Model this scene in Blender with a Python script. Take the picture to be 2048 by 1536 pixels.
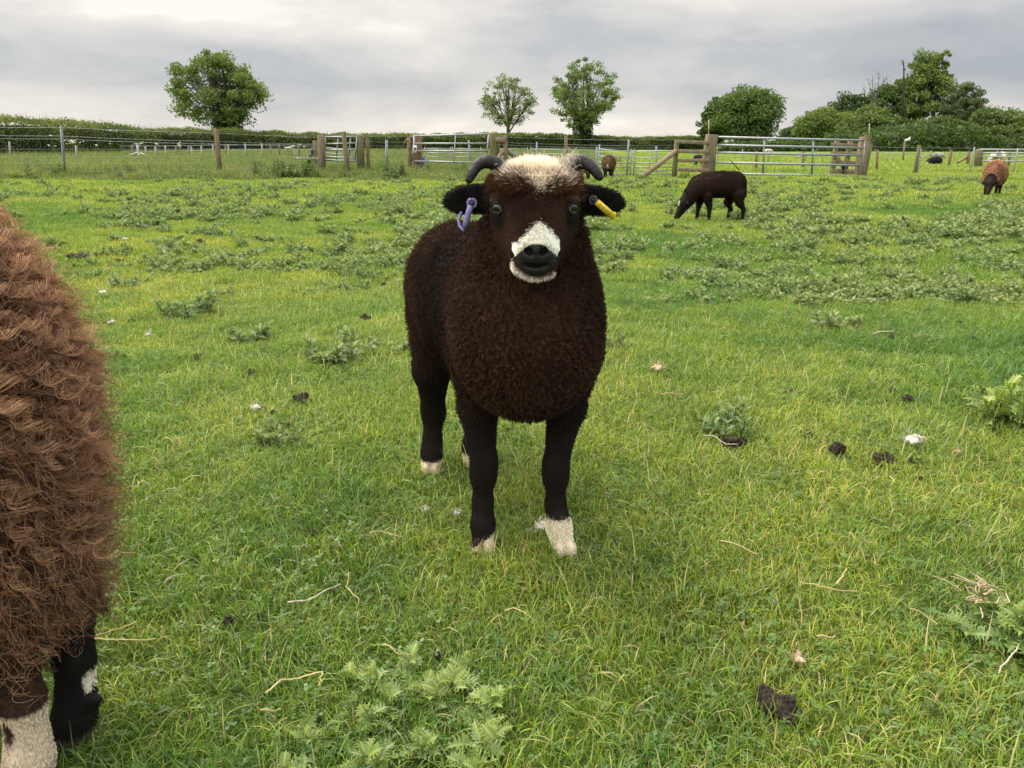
import bpy, math, random
import numpy as np
from mathutils import Vector, Matrix, Euler
from mathutils.kdtree import KDTree

# ------------------------------------------------------------------ camera, sky, sun, exposure
for o in list(bpy.data.objects):
    bpy.data.objects.remove(o)
scene = bpy.context.scene
COL = scene.collection
R = np.random.default_rng(11)
random.seed(11)

CAM_H, PITCH, FPX = 0.85, math.radians(17.3), 1547.0
SP, CP = math.sin(PITCH), math.cos(PITCH)
cam_d = bpy.data.cameras.new('camera')
cam = bpy.data.objects.new('camera', cam_d)
COL.objects.link(cam)
cam.location = (0, 0, CAM_H)
cam.rotation_euler = (math.pi / 2 - PITCH, 0, 0)
cam_d.sensor_width = 36
cam_d.lens = 36 * FPX / 2048
cam_d.clip_start = 0.05
cam_d.clip_end = 3000
scene.camera = cam

SUN_DIR = Vector((-0.42, 0.40, 0.82)).normalized()
SUN_EL = math.asin(SUN_DIR.z)
SUN_AZ = math.atan2(SUN_DIR.x, SUN_DIR.y)
sun_d = bpy.data.lights.new('sun', 'SUN')
sun_d.energy = 1.5
sun_d.angle = math.radians(28)
sun_d.color = (1.0, 0.93, 0.80)
sun = bpy.data.objects.new('sun', sun_d)
COL.objects.link(sun)
sun.rotation_euler = (-SUN_DIR).to_track_quat('-Z', 'Y').to_euler()

vs = scene.view_settings
vs.view_transform = 'Standard'
vs.look = 'None'
vs.gamma = 1
vs.exposure = 0.92
vs.use_curve_mapping = False
scene.render.engine = 'CYCLES'
cy = scene.cycles
cy.max_bounces = 7
cy.diffuse_bounces = 3
cy.glossy_bounces = 2
cy.transmission_bounces = 4
cy.transparent_max_bounces = 8
cy.use_denoising = True
cy.caustics_reflective = False
cy.caustics_refractive = False
cy.use_adaptive_sampling = True
cy.adaptive_threshold = 0.012
scene.cycles_curves.shape = 'RIBBONS'


def N(nt, typ, **kw):
    n = nt.nodes.new(typ)
    for k, v in kw.items():
        if k.startswith('i_'):
            n.inputs[k[2:].replace('_', ' ')].default_value = v
        else:
            setattr(n, k, v)
    return n


def mth(nt, op, a, b=None, c=None, clamp=False):
    n = nt.nodes.new('ShaderNodeMath')
    n.operation = op
    n.use_clamp = clamp
    for i, v in enumerate((a, b, c)):
        if v is None:
            continue
        if isinstance(v, (int, float)):
            n.inputs[i].default_value = v
        else:
            nt.links.new(v, n.inputs[i])
    return n.outputs[0]


def ramp(nt, fac, stops, interp='LINEAR'):
    n = nt.nodes.new('ShaderNodeValToRGB')
    cr = n.color_ramp
    cr.interpolation = interp
    while len(cr.elements) < len(stops):
        cr.elements.new(0.5)
    for e, (p, c) in zip(cr.elements, stops):
        e.position = p
        e.color = (c, c, c, 1) if isinstance(c, (int, float)) else (*c, 1)
    nt.links.new(fac, n.inputs[0])
    return n.outputs[0]


def mixc(nt, fac, a, b, mode='MIX'):
    n = nt.nodes.new('ShaderNodeMix')
    n.data_type = 'RGBA'
    n.blend_type = mode
    for sock, v in ((n.inputs[0], fac), (n.inputs[6], a), (n.inputs[7], b)):
        if isinstance(v, (int, float)):
            sock.default_value = v
        elif isinstance(v, tuple):
            sock.default_value = (*v, 1)
        else:
            nt.links.new(v, sock)
    return n.outputs[2]


world = bpy.data.worlds.new('World')
scene.world = world
world.use_nodes = True
nt = world.node_tree
nt.nodes.clear()
out = nt.nodes.new('ShaderNodeOutputWorld')
bg = nt.nodes.new('ShaderNodeBackground')
nt.links.new(bg.outputs[0], out.inputs[0])
sky = nt.nodes.new('ShaderNodeTexSky')
sky.sky_type = 'NISHITA'
sky.sun_disc = False
sky.sun_elevation = SUN_EL
sky.sun_rotation = SUN_AZ
skyc = mixc(nt, 1.0, sky.outputs[0], (0.08, 0.08, 0.08), 'MULTIPLY')
tc = nt.nodes.new('ShaderNodeTexCoord')
sx = nt.nodes.new('ShaderNodeSeparateXYZ')
nt.links.new(tc.outputs['Generated'], sx.inputs[0])
el = mth(nt, 'ARCSINE', sx.outputs[2])
az = mth(nt, 'ARCTAN2', sx.outputs[0], sx.outputs[1])


def cloud_noise(sa, se, scale, detail, rough, dist, off):
    cb = nt.nodes.new('ShaderNodeCombineXYZ')
    nt.links.new(mth(nt, 'MULTIPLY', az, sa), cb.inputs[0])
    nt.links.new(mth(nt, 'MULTIPLY', el, se), cb.inputs[1])
    cb.inputs[2].default_value = off
    n = nt.nodes.new('ShaderNodeTexNoise')
    n.inputs['Scale'].default_value = scale
    n.inputs['Detail'].default_value = detail
    n.inputs['Roughness'].default_value = rough
    n.inputs['Distortion'].default_value = dist
    nt.links.new(cb.outputs[0], n.inputs['Vector'])
    return n.outputs[0]


n1 = cloud_noise(2.3, 8.5, 1.0, 5, 0.5, 0.25, 3.7)
n2 = cloud_noise(5.0, 14.0, 1.4, 6, 0.58, 0.35, 8.1)
eld = mth(nt, 'MULTIPLY', el, 180 / math.pi)
base = ramp(nt, mth(nt, 'DIVIDE', eld, 20.0, clamp=True),
            [(0.0, 0.80), (0.06, 0.78), (0.13, 0.55), (0.2, 0.32), (0.30, 0.42), (0.42, 0.74), (0.7, 0.72), (1.0, 0.70)],
            'EASE')
f = mth(nt, 'ADD', base, mth(nt, 'MULTIPLY', mth(nt, 'SUBTRACT', n1, 0.5), 1.9))
f = mth(nt, 'ADD', f, mth(nt, 'MULTIPLY', mth(nt, 'SUBTRACT', n2, 0.5), 0.85))
f = mth(nt, 'ADD', f, mth(nt, 'MULTIPLY', az, -0.28), clamp=True)
cloud = ramp(nt, f, [(0.0, (0.345, 0.375, 0.425)), (0.35, (0.455, 0.470, 0.495)), (0.65, (0.60, 0.59, 0.585)),
                     (0.88, (0.72, 0.695, 0.665)), (1.0, (0.82, 0.785, 0.745))])
zen = ramp(nt, mth(nt, 'DIVIDE', eld, 90.0, clamp=True), [(0.0, 0.36), (0.10, 0.36), (0.32, 0.95), (0.7, 1.25), (1.0, 1.3)], 'EASE')
cloud = mixc(nt, 1.0, cloud, zen, 'MULTIPLY')
cloud = mixc(nt, 1.0, cloud, (1.85, 1.81, 1.74), 'MULTIPLY')
skymix = mixc(nt, 0.94, skyc, cloud)
nt.links.new(skymix, bg.inputs[0])
bg.inputs[1].default_value = 1.0


# ------------------------------------------------------------------ helpers
def ray(px, py):
    a, v = (px - 1024) / FPX, (768 - py) / FPX
    return np.array([a, CP + v * SP, -SP + v * CP])


def P(px, py, D):
    d = ray(px, py)
    return np.array([0, 0, CAM_H]) + d * (D / d[1])


def gz(x, y):
    x = np.asarray(x, float)
    y = np.asarray(y, float)
    a = np.clip((y - 2.6) / 4, 0, 1)
    return a * (0.022 * np.sin(x * 0.9 + 1.3) * np.sin(y * 0.7) + 0.012 * np.sin(x * 2.1 + y * 1.3))


def G(px, py):
    d = ray(px, py)
    t = -CAM_H / d[2]
    p = d * t
    return np.array([p[0], p[1], float(gz(p[0], p[1]))])


def tag(o, label=None, cat=None, group=None, kind=None):
    if label:
        o['label'] = label
    if cat:
        o['category'] = cat
    if group:
        o['group'] = group
    if kind:
        o['kind'] = kind
    return o


def empty(name, loc, label, cat, group=None):
    o = bpy.data.objects.new(name, None)
    COL.objects.link(o)
    o.location = loc
    o.empty_display_size = 0.1
    return tag(o, label, cat, group)


def link(name, data, parent=None, loc=None):
    o = bpy.data.objects.new(name, data)
    COL.objects.link(o)
    if loc is not None:
        o.location = loc
    if parent is not None:
        o.parent = parent
    return o


def mesh_np(name, V, F, mat=None, col=None, smooth=True):
    """V (n,3), F list of arrays (m,k) with the same k, or one array."""
    me = bpy.data.meshes.new(name)
    V = np.asarray(V, np.float32)
    Fs = F if isinstance(F, list) else [F]
    Fs = [np.asarray(f, np.int32) for f in Fs if len(f)]
    me.vertices.add(len(V))
    me.vertices.foreach_set('co', V.ravel())
    nl = sum(f.size for f in Fs)
    npoly = sum(len(f) for f in Fs)
    me.loops.add(nl)
    me.polygons.add(npoly)
    me.loops.foreach_set('vertex_index', np.concatenate([f.ravel() for f in Fs]))
    starts, s = [], 0
    for f in Fs:
        starts.append(s + np.arange(len(f)) * f.shape[1])
        s += f.size
    me.polygons.foreach_set('loop_start', np.concatenate(starts).astype(np.int32))
    me.polygons.foreach_set('use_smooth', np.full(npoly, smooth, bool))
    if col is not None:
        at = me.color_attributes.new('col', 'FLOAT_COLOR', 'POINT')
        c = np.ones((len(V), 4), np.float32)
        c[:, :3] = col
        at.data.foreach_set('color', c.ravel())
    me.update(calc_edges=True)
    me.validate()
    if mat:
        me.materials.append(mat)
    return me


class MB:
    """collects tubes / boxes / strips into one mesh"""

    def __init__(self):
        self.V, self.F3, self.F4, self.C, self.n = [], [], [], [], 0

    def add(self, V, F3=None, F4=None, col=(1, 1, 1)):
        V = np.asarray(V, float)
        c = np.broadcast_to(np.asarray(col, float), (len(V), 3))
        self.V.append(V)
        self.C.append(c)
        if F3 is not None and len(F3):
            self.F3.append(np.asarray(F3) + self.n)
        if F4 is not None and len(F4):
            self.F4.append(np.asarray(F4) + self.n)
        self.n += len(V)

    def tube(self, pts, rad, sides=6, col=(1, 1, 1), cap=True, flat=1.0):
        pts = np.asarray(pts, float)
        n = len(pts)
        rad = np.broadcast_to(np.asarray(rad, float), (n,))
        T = np.gradient(pts, axis=0)
        T /= np.linalg.norm(T, axis=1)[:, None] + 1e-12
        ref = np.array([0, 0, 1.0]) if abs(T[0, 2]) < 0.9 else np.array([1.0, 0, 0])
        U = np.cross(T, ref)
        U /= np.linalg.norm(U, axis=1)[:, None] + 1e-12
        W = np.cross(T, U)
        a = np.arange(sides) * 2 * math.pi / sides
        ring = pts[:, None] + rad[:, None, None] * (np.cos(a)[None, :, None] * U[:, None] + flat * np.sin(a)[None, :, None] * W[:, None])
        V = ring.reshape(-1, 3)
        i, j = np.meshgrid(np.arange(n - 1), np.arange(sides), indexing='ij')
        jn = (j + 1) % sides
        F4 = np.stack([i * sides + j, i * sides + jn, (i + 1) * sides + jn, (i + 1) * sides + j], -1).reshape(-1, 4)
        F3 = []
        if cap:
            V = np.vstack([V, pts[0], pts[-1]])
            k = n * sides
            for q in range(sides):
                F3.append([k, (q + 1) % sides, q])
                F3.append([k + 1, (n - 1) * sides + q, (n - 1) * sides + (q + 1) % sides])
        c = np.asarray(col, float)
        if c.ndim == 2:
            c = np.repeat(c, sides, 0)
            if cap:
                c = np.vstack([c, c[0], c[-1]])
        self.add(V, F3, F4, c)

    def bar(self, a, b, w, d, col=(1, 1, 1), up=(0, 0, 1), bev=0.12, taper=1.0):
        """rectangular bar a->b with bevelled ends and edges"""
        a, b = np.asarray(a, float), np.asarray(b, float)
        T = b - a
        L = np.linalg.norm(T)
        T /= L
        u = np.cross(T, up)
        if np.linalg.norm(u) < 1e-3:
            u = np.cross(T, (0, 1, 0))
        u /= np.linalg.norm(u)
        v = np.cross(T, u)
        e = min(w, d) * bev
        prof = [(-w / 2 + e, -d / 2), (w / 2 - e, -d / 2), (w / 2, -d / 2 + e), (w / 2, d / 2 - e),
                (w / 2 - e, d / 2), (-w / 2 + e, d / 2), (-w / 2, d / 2 - e), (-w / 2, -d / 2 + e)]
        secs = [(0, 1 - bev), (e, 1), (L - e, taper), (L, taper * (1 - bev))]
        V = [a + T * s + k * (x * u + y * v) for s, k in secs for x, y in prof]
        F4 = [[r * 8 + q, r * 8 + (q + 1) % 8, (r + 1) * 8 + (q + 1) % 8, (r + 1) * 8 + q] for r in range(3) for q in range(8)]
        F3 = [[0, q + 1, q] for q in range(1, 7)] + [[24, 24 + q, 24 + q + 1] for q in range(1, 7)]
        self.add(V, F3, F4, col)

    def mesh(self, name, mat, smooth=True):
        V = np.vstack(self.V)
        C = np.vstack(self.C)
        F = []
        if self.F3:
            F.append(np.vstack(self.F3))
        if self.F4:
            F.append(np.vstack(self.F4))
        return mesh_np(name, V, F, mat, C, smooth)

    def obj(self, name, mat, parent=None, smooth=True):
        """mesh in world coordinates; parented keeps the world position"""
        me = self.mesh(name, mat, smooth)
        o = link(name, me, parent)
        if parent is not None:
            off = Vector(parent.location)
            me.transform(Matrix.Translation(-off))
        return o


def norm(v):
    return v / (np.linalg.norm(v, axis=-1, keepdims=True) + 1e-12)


class VNoise:
    """cheap smooth vector/scalar noise: sum of random sines"""

    def __init__(self, freq, k=10, seed=0):
        r = np.random.default_rng(seed)
        self.d = norm(r.normal(size=(k, 3))) * freq * r.uniform(0.6, 1.5, (k, 1))
        self.p = r.uniform(0, 6.28, (k,))
        self.w = r.normal(size=(k, 3)) / math.sqrt(k) * 1.4

    def vec(self, p):
        return np.sin(p @ self.d.T + self.p) @ self.w

    def sc(self, p):
        return np.sin(p @ self.d.T + self.p) @ self.w[:, 0]


# ------------------------------------------------------------------ materials
def mat_new(name):
    m = bpy.data.materials.new(name)
    m.use_nodes = True
    nt = m.node_tree
    nt.nodes.clear()
    o = nt.nodes.new('ShaderNodeOutputMaterial')
    return m, nt, o


def attr_col(nt, name='col'):
    n = nt.nodes.new('ShaderNodeAttribute')
    n.attribute_name = name
    return n.outputs['Color']


def world_noise(nt, scale, detail=3, rough=0.5):
    g = nt.nodes.new('ShaderNodeNewGeometry')
    n = nt.nodes.new('ShaderNodeTexNoise')
    n.inputs['Scale'].default_value = scale
    n.inputs['Detail'].default_value = detail
    n.inputs['Roughness'].default_value = rough
    nt.links.new(g.outputs['Position'], n.inputs['Vector'])
    return n.outputs[0]


def leaf_mat(name, trans=0.35, gloss=0.06, rough=0.5, patch=None, tint=(1, 1, 1)):
    m, nt, o = mat_new(name)
    c = attr_col(nt)
    if patch:
        for sc, ca, cb, lo, hi in patch:
            nz = world_noise(nt, sc, 3)
            tintc = ramp(nt, nz, [(lo, ca), (hi, cb)])
            c = mixc(nt, 1.0, c, tintc, 'MULTIPLY')
    if tint != (1, 1, 1):
        c = mixc(nt, 1.0, c, tint, 'MULTIPLY')
    d = nt.nodes.new('ShaderNodeBsdfDiffuse')
    t = nt.nodes.new('ShaderNodeBsdfTranslucent')
    g = nt.nodes.new('ShaderNodeBsdfGlossy')
    g.inputs['Roughness'].default_value = rough
    nt.links.new(c, d.inputs[0])
    tcol = mixc(nt, 1.0, c, (1.05, 1.15, 0.7), 'MULTIPLY')
    nt.links.new(tcol, t.inputs[0])
    m1 = nt.nodes.new('ShaderNodeMixShader')
    m1.inputs[0].default_value = trans
    nt.links.new(d.outputs[0], m1.inputs[1])
    nt.links.new(t.outputs[0], m1.inputs[2])
    m2 = nt.nodes.new('ShaderNodeMixShader')
    m2.inputs[0].default_value = gloss
    nt.links.new(m1.outputs[0], m2.inputs[1])
    nt.links.new(g.outputs[0], m2.inputs[2])
    nt.links.new(m2.outputs[0], o.inputs[0])
    return m


def solid_mat(name, rough=0.7, metal=0.0, spec=0.3, nscale=20, namp=0.35, bump=0.0, bscale=60, stretch=None, useattr=True, color=(1, 1, 1), coord='Object'):
    """colour attribute (or colour) modulated by noise"""
    m, nt, o = mat_new(name)
    b = nt.nodes.new('ShaderNodeBsdfPrincipled')
    b.inputs['Roughness'].default_value = rough
    b.inputs['Metallic'].default_value = metal
    b.inputs['Specular IOR Level'].default_value = spec
    tcx = nt.nodes.new('ShaderNodeTexCoord')
    mp = nt.nodes.new('ShaderNodeMapping')
    if stretch:
        mp.inputs['Scale'].default_value = stretch
    nt.links.new(tcx.outputs[coord], mp.inputs[0])
    nz = nt.nodes.new('ShaderNodeTexNoise')
    nz.inputs['Scale'].default_value = nscale
    nz.inputs['Detail'].default_value = 5
    nz.inputs['Roughness'].default_value = 0.6
    nt.links.new(mp.outputs[0], nz.inputs['Vector'])
    md = ramp(nt, nz.outputs[0], [(0.25, 1 - namp), (0.75, 1 + namp)])
    base = attr_col(nt) if useattr else color
    c = mixc(nt, 1.0, base, md, 'MULTIPLY')
    nt.links.new(c, b.inputs['Base Color'])
    if bump:
        n2 = nt.nodes.new('ShaderNodeTexNoise')
        n2.inputs['Scale'].default_value = bscale
        n2.inputs['Detail'].default_value = 4
        nt.links.new(mp.outputs[0], n2.inputs['Vector'])
        bp = nt.nodes.new('ShaderNodeBump')
        bp.inputs['Strength'].default_value = bump
        bp.inputs['Distance'].default_value = 0.02
        nt.links.new(n2.outputs[0], bp.inputs['Height'])
        nt.links.new(bp.outputs[0], b.inputs['Normal'])
    nt.links.new(b.outputs[0], o.inputs[0])
    return m


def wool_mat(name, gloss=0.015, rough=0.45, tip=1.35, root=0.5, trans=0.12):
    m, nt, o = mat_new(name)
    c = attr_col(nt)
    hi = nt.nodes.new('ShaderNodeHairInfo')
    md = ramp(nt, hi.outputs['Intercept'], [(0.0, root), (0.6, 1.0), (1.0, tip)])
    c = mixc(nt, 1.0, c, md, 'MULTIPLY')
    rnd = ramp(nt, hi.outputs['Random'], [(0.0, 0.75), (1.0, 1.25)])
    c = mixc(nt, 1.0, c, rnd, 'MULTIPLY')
    d = nt.nodes.new('ShaderNodeBsdfDiffuse')
    nt.links.new(c, d.inputs[0])
    t = nt.nodes.new('ShaderNodeBsdfTranslucent')
    nt.links.new(c, t.inputs[0])
    g = nt.nodes.new('ShaderNodeBsdfGlossy')
    g.inputs['Roughness'].default_value = rough
    m1 = nt.nodes.new('ShaderNodeMixShader')
    m1.inputs[0].default_value = trans
    nt.links.new(d.outputs[0], m1.inputs[1])
    nt.links.new(t.outputs[0], m1.inputs[2])
    m2 = nt.nodes.new('ShaderNodeMixShader')
    m2.inputs[0].default_value = gloss
    nt.links.new(m1.outputs[0], m2.inputs[1])
    nt.links.new(g.outputs[0], m2.inputs[2])
    nt.links.new(m2.outputs[0], o.inputs[0])
    return m


PATCH = [(0.55, (0.76, 0.88, 0.85), (1.22, 1.08, 1.08), 0.35, 0.65), (2.6, (0.76, 0.84, 0.82), (1.20, 1.10, 1.10), 0.35, 0.68), (9.0, (0.86, 0.90, 0.88), (1.12, 1.06, 1.06), 0.35, 0.68)]
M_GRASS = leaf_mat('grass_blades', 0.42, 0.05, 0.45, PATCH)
M_THISTLE = leaf_mat('thistle_leaf', 0.30, 0.05, 0.5, [(1.3, (0.85, 0.9, 0.88), (1.15, 1.08, 1.0), 0.35, 0.65)])
M_TREE = leaf_mat('tree_foliage', 0.36, 0.03, 0.5, [(0.5, (0.95, 1.0, 0.92), (1.45, 1.4, 1.25), 0.3, 0.7)])
M_BARK = solid_mat('bark', 0.9, nscale=4, namp=0.4, stretch=(4, 4, 1))
M_WOOD = solid_mat('weathered_wood', 0.85, nscale=3, namp=0.45, bump=0.3, bscale=8, stretch=(9, 9, 1.2), coord='Object')
M_STEEL = solid_mat('galvanised_steel', 0.45, metal=0.55, spec=0.4, nscale=9, namp=0.18)
M_PAINT = solid_mat('plain_plastic', 0.5, nscale=30, namp=0.12)
M_DUNG = solid_mat('dung', 0.8, spec=0.25, nscale=40, namp=0.55, bump=0.8, bscale=60)
M_HIDE = solid_mat('animal_hide', 0.75, spec=0.2, nscale=60, namp=0.25, bump=0.15, bscale=250)
M_HORN = solid_mat('horn', 0.50, spec=0.28, nscale=30, namp=0.35, bump=0.25, bscale=60, stretch=(1, 1, 1))
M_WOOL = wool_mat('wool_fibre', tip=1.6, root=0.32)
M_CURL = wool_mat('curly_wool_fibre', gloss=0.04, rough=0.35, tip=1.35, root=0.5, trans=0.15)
M_STRAW = solid_mat('dry_stalk', 0.8, nscale=40, namp=0.3)


# ------------------------------------------------------------------ ground
def ground():
    ys = np.concatenate([np.arange(-6, 30, 0.25), np.arange(30, 60, 1.5), np.geomspace(60, 1500, 30)])
    xs = np.concatenate([-np.geomspace(30, 1500, 26)[::-1], np.arange(-29, 30, 0.4), np.geomspace(30, 1500, 26)])
    X, Y = np.meshgrid(xs, ys)
    V = np.stack([X, Y, gz(X, Y) * np.clip((60 - np.abs(X)) / 30, 0, 1)], -1).reshape(-1, 3)
    i, j = np.meshgrid(np.arange(len(ys) - 1), np.arange(len(xs) - 1), indexing='ij')
    w = len(xs)
    F = np.stack([i * w + j, i * w + j + 1, (i + 1) * w + j + 1, (i + 1) * w + j], -1).reshape(-1, 4)
    m, nt, o = mat_new('pasture_soil_and_turf')
    b = nt.nodes.new('ShaderNodeBsdfPrincipled')
    b.inputs['Roughness'].default_value = 0.95
    b.inputs['Specular IOR Level'].default_value = 0.1
    g = nt.nodes.new('ShaderNodeNewGeometry')
    sp = nt.nodes.new('ShaderNodeSeparateXYZ')
    nt.links.new(g.outputs['Position'], sp.inputs[0])
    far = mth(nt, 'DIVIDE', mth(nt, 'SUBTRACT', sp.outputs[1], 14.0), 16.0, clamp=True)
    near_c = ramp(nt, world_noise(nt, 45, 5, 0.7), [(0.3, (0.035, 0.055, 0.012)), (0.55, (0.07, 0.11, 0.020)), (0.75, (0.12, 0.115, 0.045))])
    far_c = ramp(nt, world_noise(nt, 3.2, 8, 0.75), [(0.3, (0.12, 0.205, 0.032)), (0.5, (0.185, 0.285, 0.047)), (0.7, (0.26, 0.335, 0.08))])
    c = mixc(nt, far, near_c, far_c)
    for sc, ca, cb, lo, hi in PATCH:
        c = mixc(nt, 1.0, c, ramp(nt, world_noise(nt, sc, 3), [(lo, ca), (hi, cb)]), 'MULTIPLY')
    nt.links.new(c, b.inputs['Base Color'])
    bp = nt.nodes.new('ShaderNodeBump')
    bp.inputs['Strength'].default_value = 0.6
    bp.inputs['Distance'].default_value = 0.03
    nt.links.new(world_noise(nt, 25, 5, 0.7), bp.inputs['Height'])
    nt.links.new(bp.outputs[0], b.inputs['Normal'])
    nt.links.new(b.outputs[0], o.inputs[0])
    ob = link('ground', mesh_np('ground', V, F, m))
    tag(ob, kind='structure')


ground()


# ------------------------------------------------------------------ scatter (geometry nodes instances on points)
def scatter_group(coll):
    ng = bpy.data.node_groups.new('scatter', 'GeometryNodeTree')
    ng.interface.new_socket(name='Geometry', in_out='INPUT', socket_type='NodeSocketGeometry')
    ng.interface.new_socket(name='Geometry', in_out='OUTPUT', socket_type='NodeSocketGeometry')
    gi = ng.nodes.new('NodeGroupInput')
    go = ng.nodes.new('NodeGroupOutput')
    iop = ng.nodes.new('GeometryNodeInstanceOnPoints')
    ci = ng.nodes.new('GeometryNodeCollectionInfo')
    ci.inputs['Collection'].default_value = coll
    ci.inputs['Separate Children'].default_value = True
    ci.inputs['Reset Children'].default_value = True
    iop.inputs['Pick Instance'].default_value = True

    def na(name, typ):
        n = ng.nodes.new('GeometryNodeInputNamedAttribute')
        n.data_type = typ
        n.inputs['Name'].default_value = name
        return n.outputs['Attribute']
    ng.links.new(gi.outputs[0], iop.inputs['Points'])
    ng.links.new(ci.outputs[0], iop.inputs['Instance'])
    ng.links.new(na('idx', 'INT'), iop.inputs['Instance Index'])
    ng.links.new(na('rot', 'FLOAT_VECTOR'), iop.inputs['Rotation'])
    ng.links.new(na('scl', 'FLOAT_VECTOR'), iop.inputs['Scale'])
    ng.links.new(iop.outputs[0], go.inputs[0])
    return ng


def proto_coll(name, meshes):
    c = bpy.data.collections.new(name)
    for i, me in enumerate(meshes):
        o = bpy.data.objects.new('%s_%02d' % (me.name, i), me)
        c.objects.link(o)
    return c


def scatter(name, pts, rot, scl, idx, coll, label=None, cat=None):
    me = bpy.data.meshes.new(name)
    me.vertices.add(len(pts))
    me.vertices.foreach_set('co', np.asarray(pts, np.float32).ravel())
    a = me.attributes.new('rot', 'FLOAT_VECTOR', 'POINT')
    a.data.foreach_set('vector', np.asarray(rot, np.float32).ravel())
    a = me.attributes.new('scl', 'FLOAT_VECTOR', 'POINT')
    a.data.foreach_set('vector', np.asarray(scl, np.float32).ravel())
    a = me.attributes.new('idx', 'INT', 'POINT')
    a.data.foreach_set('value', np.asarray(idx, np.int32))
    o = link(name, me)
    md = o.modifiers.new('scatter', 'NODES')
    md.node_group = scatter_group(coll)
    tag(o, label, cat, kind='stuff')
    return o


def blades(n, rad, lmin, lmax, wid, bend, palette, seg=3, square=False, seed=0, up=0.55):
    """n grass blades, one mesh: tapered bent strips"""
    r = np.random.default_rng(seed)
    if square:
        bx = r.uniform(-rad, rad, n)
        by = r.uniform(-rad, rad, n)
    else:
        a = r.uniform(0, 6.283, n)
        q = rad * np.sqrt(r.uniform(0, 1, n))
        bx, by = q * np.cos(a), q * np.sin(a)
    L = r.uniform(lmin, lmax, n) * r.uniform(0.7, 1.0, n)
    yaw = r.uniform(0, 6.283, n)
    lean0 = np.abs(r.normal(0.35, 0.35, n))
    curv = np.abs(r.normal(bend, bend * 0.6, n))
    dirv = np.stack([np.cos(yaw), np.sin(yaw), np.zeros(n)], -1)
    side = np.stack([-np.sin(yaw), np.cos(yaw), np.zeros(n)], -1)
    tw = r.normal(0, 0.5, n)
    side = side * np.cos(tw)[:, None] + np.array([0, 0, 1.0]) * np.sin(tw)[:, None]
    w = wid * r.uniform(0.6, 1.3, n)
    pos = np.stack([bx, by, np.zeros(n) - 0.004], -1)
    rows = []
    ang = lean0.copy()
    for s in range(seg + 1):
        t = s / seg
        ww = w * (1 - t ** 1.6) * (0.75 + 0.5 * min(t * 3, 1) * (1 - t))
        rows.append((pos.copy(), ww))
        step = L / seg
        pos = pos + step[:, None] * (np.cos(ang)[:, None] * np.array([0, 0, 1.0]) + np.sin(ang)[:, None] * dirv)
        ang = np.minimum(ang + curv / seg * 1.5, 2.0)
        pos[:, 2] = np.maximum(pos[:, 2], 0.003)
    V = np.zeros((n, 2 * seg + 1, 3))
    for s in range(seg):
        p, ww = rows[s]
        V[:, 2 * s] = p - side * ww[:, None]
        V[:, 2 * s + 1] = p + side * ww[:, None]
    V[:, 2 * seg] = rows[seg][0]
    base = np.arange(n) * (2 * seg + 1)
    F4 = [np.stack([base + 2 * s, base + 2 * s + 1, base + 2 * s + 3, base + 2 * s + 2], -1) for s in range(seg - 1)]
    F3 = np.stack([base + 2 * seg - 2, base + 2 * seg - 1, base + 2 * seg], -1)
    cols = np.array([c for c, _ in palette])
    pw = np.array([p for _, p in palette])
    ci = r.choice(len(cols), n, p=pw / pw.sum())
    C = cols[ci] * r.uniform(0.55, 1.45, (n, 1))
    C = np.repeat(C[:, None], 2 * seg + 1, 1)
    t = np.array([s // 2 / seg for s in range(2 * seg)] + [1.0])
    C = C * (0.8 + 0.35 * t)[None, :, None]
    return V.reshape(-1, 3), F3, np.vstack(F4) if F4 else np.zeros((0, 4), int), C.reshape(-1, 3)


GREEN = [((0.170, 0.285, 0.018), 5), ((0.245, 0.380, 0.028), 5), ((0.335, 0.440, 0.044), 4), ((0.46, 0.48, 0.085), 2.0), ((0.58, 0.48, 0.22), 1.0), ((0.26, 0.19, 0.09), 0.6)]
LUSH = [((0.090, 0.205, 0.018), 5), ((0.150, 0.290, 0.026), 4), ((0.230, 0.365, 0.038), 2.5), ((0.48, 0.41, 0.18), 0.4)]
RANK = [((0.120, 0.190, 0.032), 4), ((0.175, 0.24, 0.044), 4), ((0.24, 0.26, 0.075), 2.5), ((0.36, 0.30, 0.15), 1.2)]
LONG = [((0.24, 0.38, 0.06), 4), ((0.36, 0.44, 0.10), 3), ((0.58, 0.50, 0.27), 2.5), ((0.14, 0.27, 0.04), 2)]


def clover(mb, r, n, rad):
    for _ in range(n):
        a, q = r.uniform(0, 6.28), rad * math.sqrt(r.uniform())
        c = np.array([q * math.cos(a), q * math.sin(a), r.uniform(0.008, 0.025)])
        s = r.uniform(0.003, 0.006)
        col = np.array([0.11, 0.21, 0.04]) * r.uniform(0.8, 1.5)
        y0 = r.uniform(0, 6.28)
        for k in range(3):
            b = y0 + k * 2.09
            u = np.array([math.cos(b), math.sin(b), r.uniform(-0.2, 0.3)])
            v = np.array([-math.sin(b), math.cos(b), r.uniform(-0.2, 0.2)])
            mb.add([c, c + s * u + 0.7 * s * v, c + 1.9 * s * u, c + s * u - 0.7 * s * v], None, [[0, 1, 2, 3]], col)


def grass_patch(name, n, rad, lmin, lmax, wid, bend, pal, seed, seg=3, cl=0):
    mb = MB()
    V, F3, F4, C = blades(n, rad, lmin, lmax, wid, bend, pal, seg=seg, seed=seed)
    mb.add(V, F3, F4, C)
    if seg >= 3 and rad < 0.2:
        mb.add(*blades(8, rad, 0.05, 0.11, 0.0014, 1.4, LONG, seg=4, seed=seed + 900))
    if cl:
        clover(mb, np.random.default_rng(seed + 5), cl, rad)
    return mb.mesh(name, M_GRASS)


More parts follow.
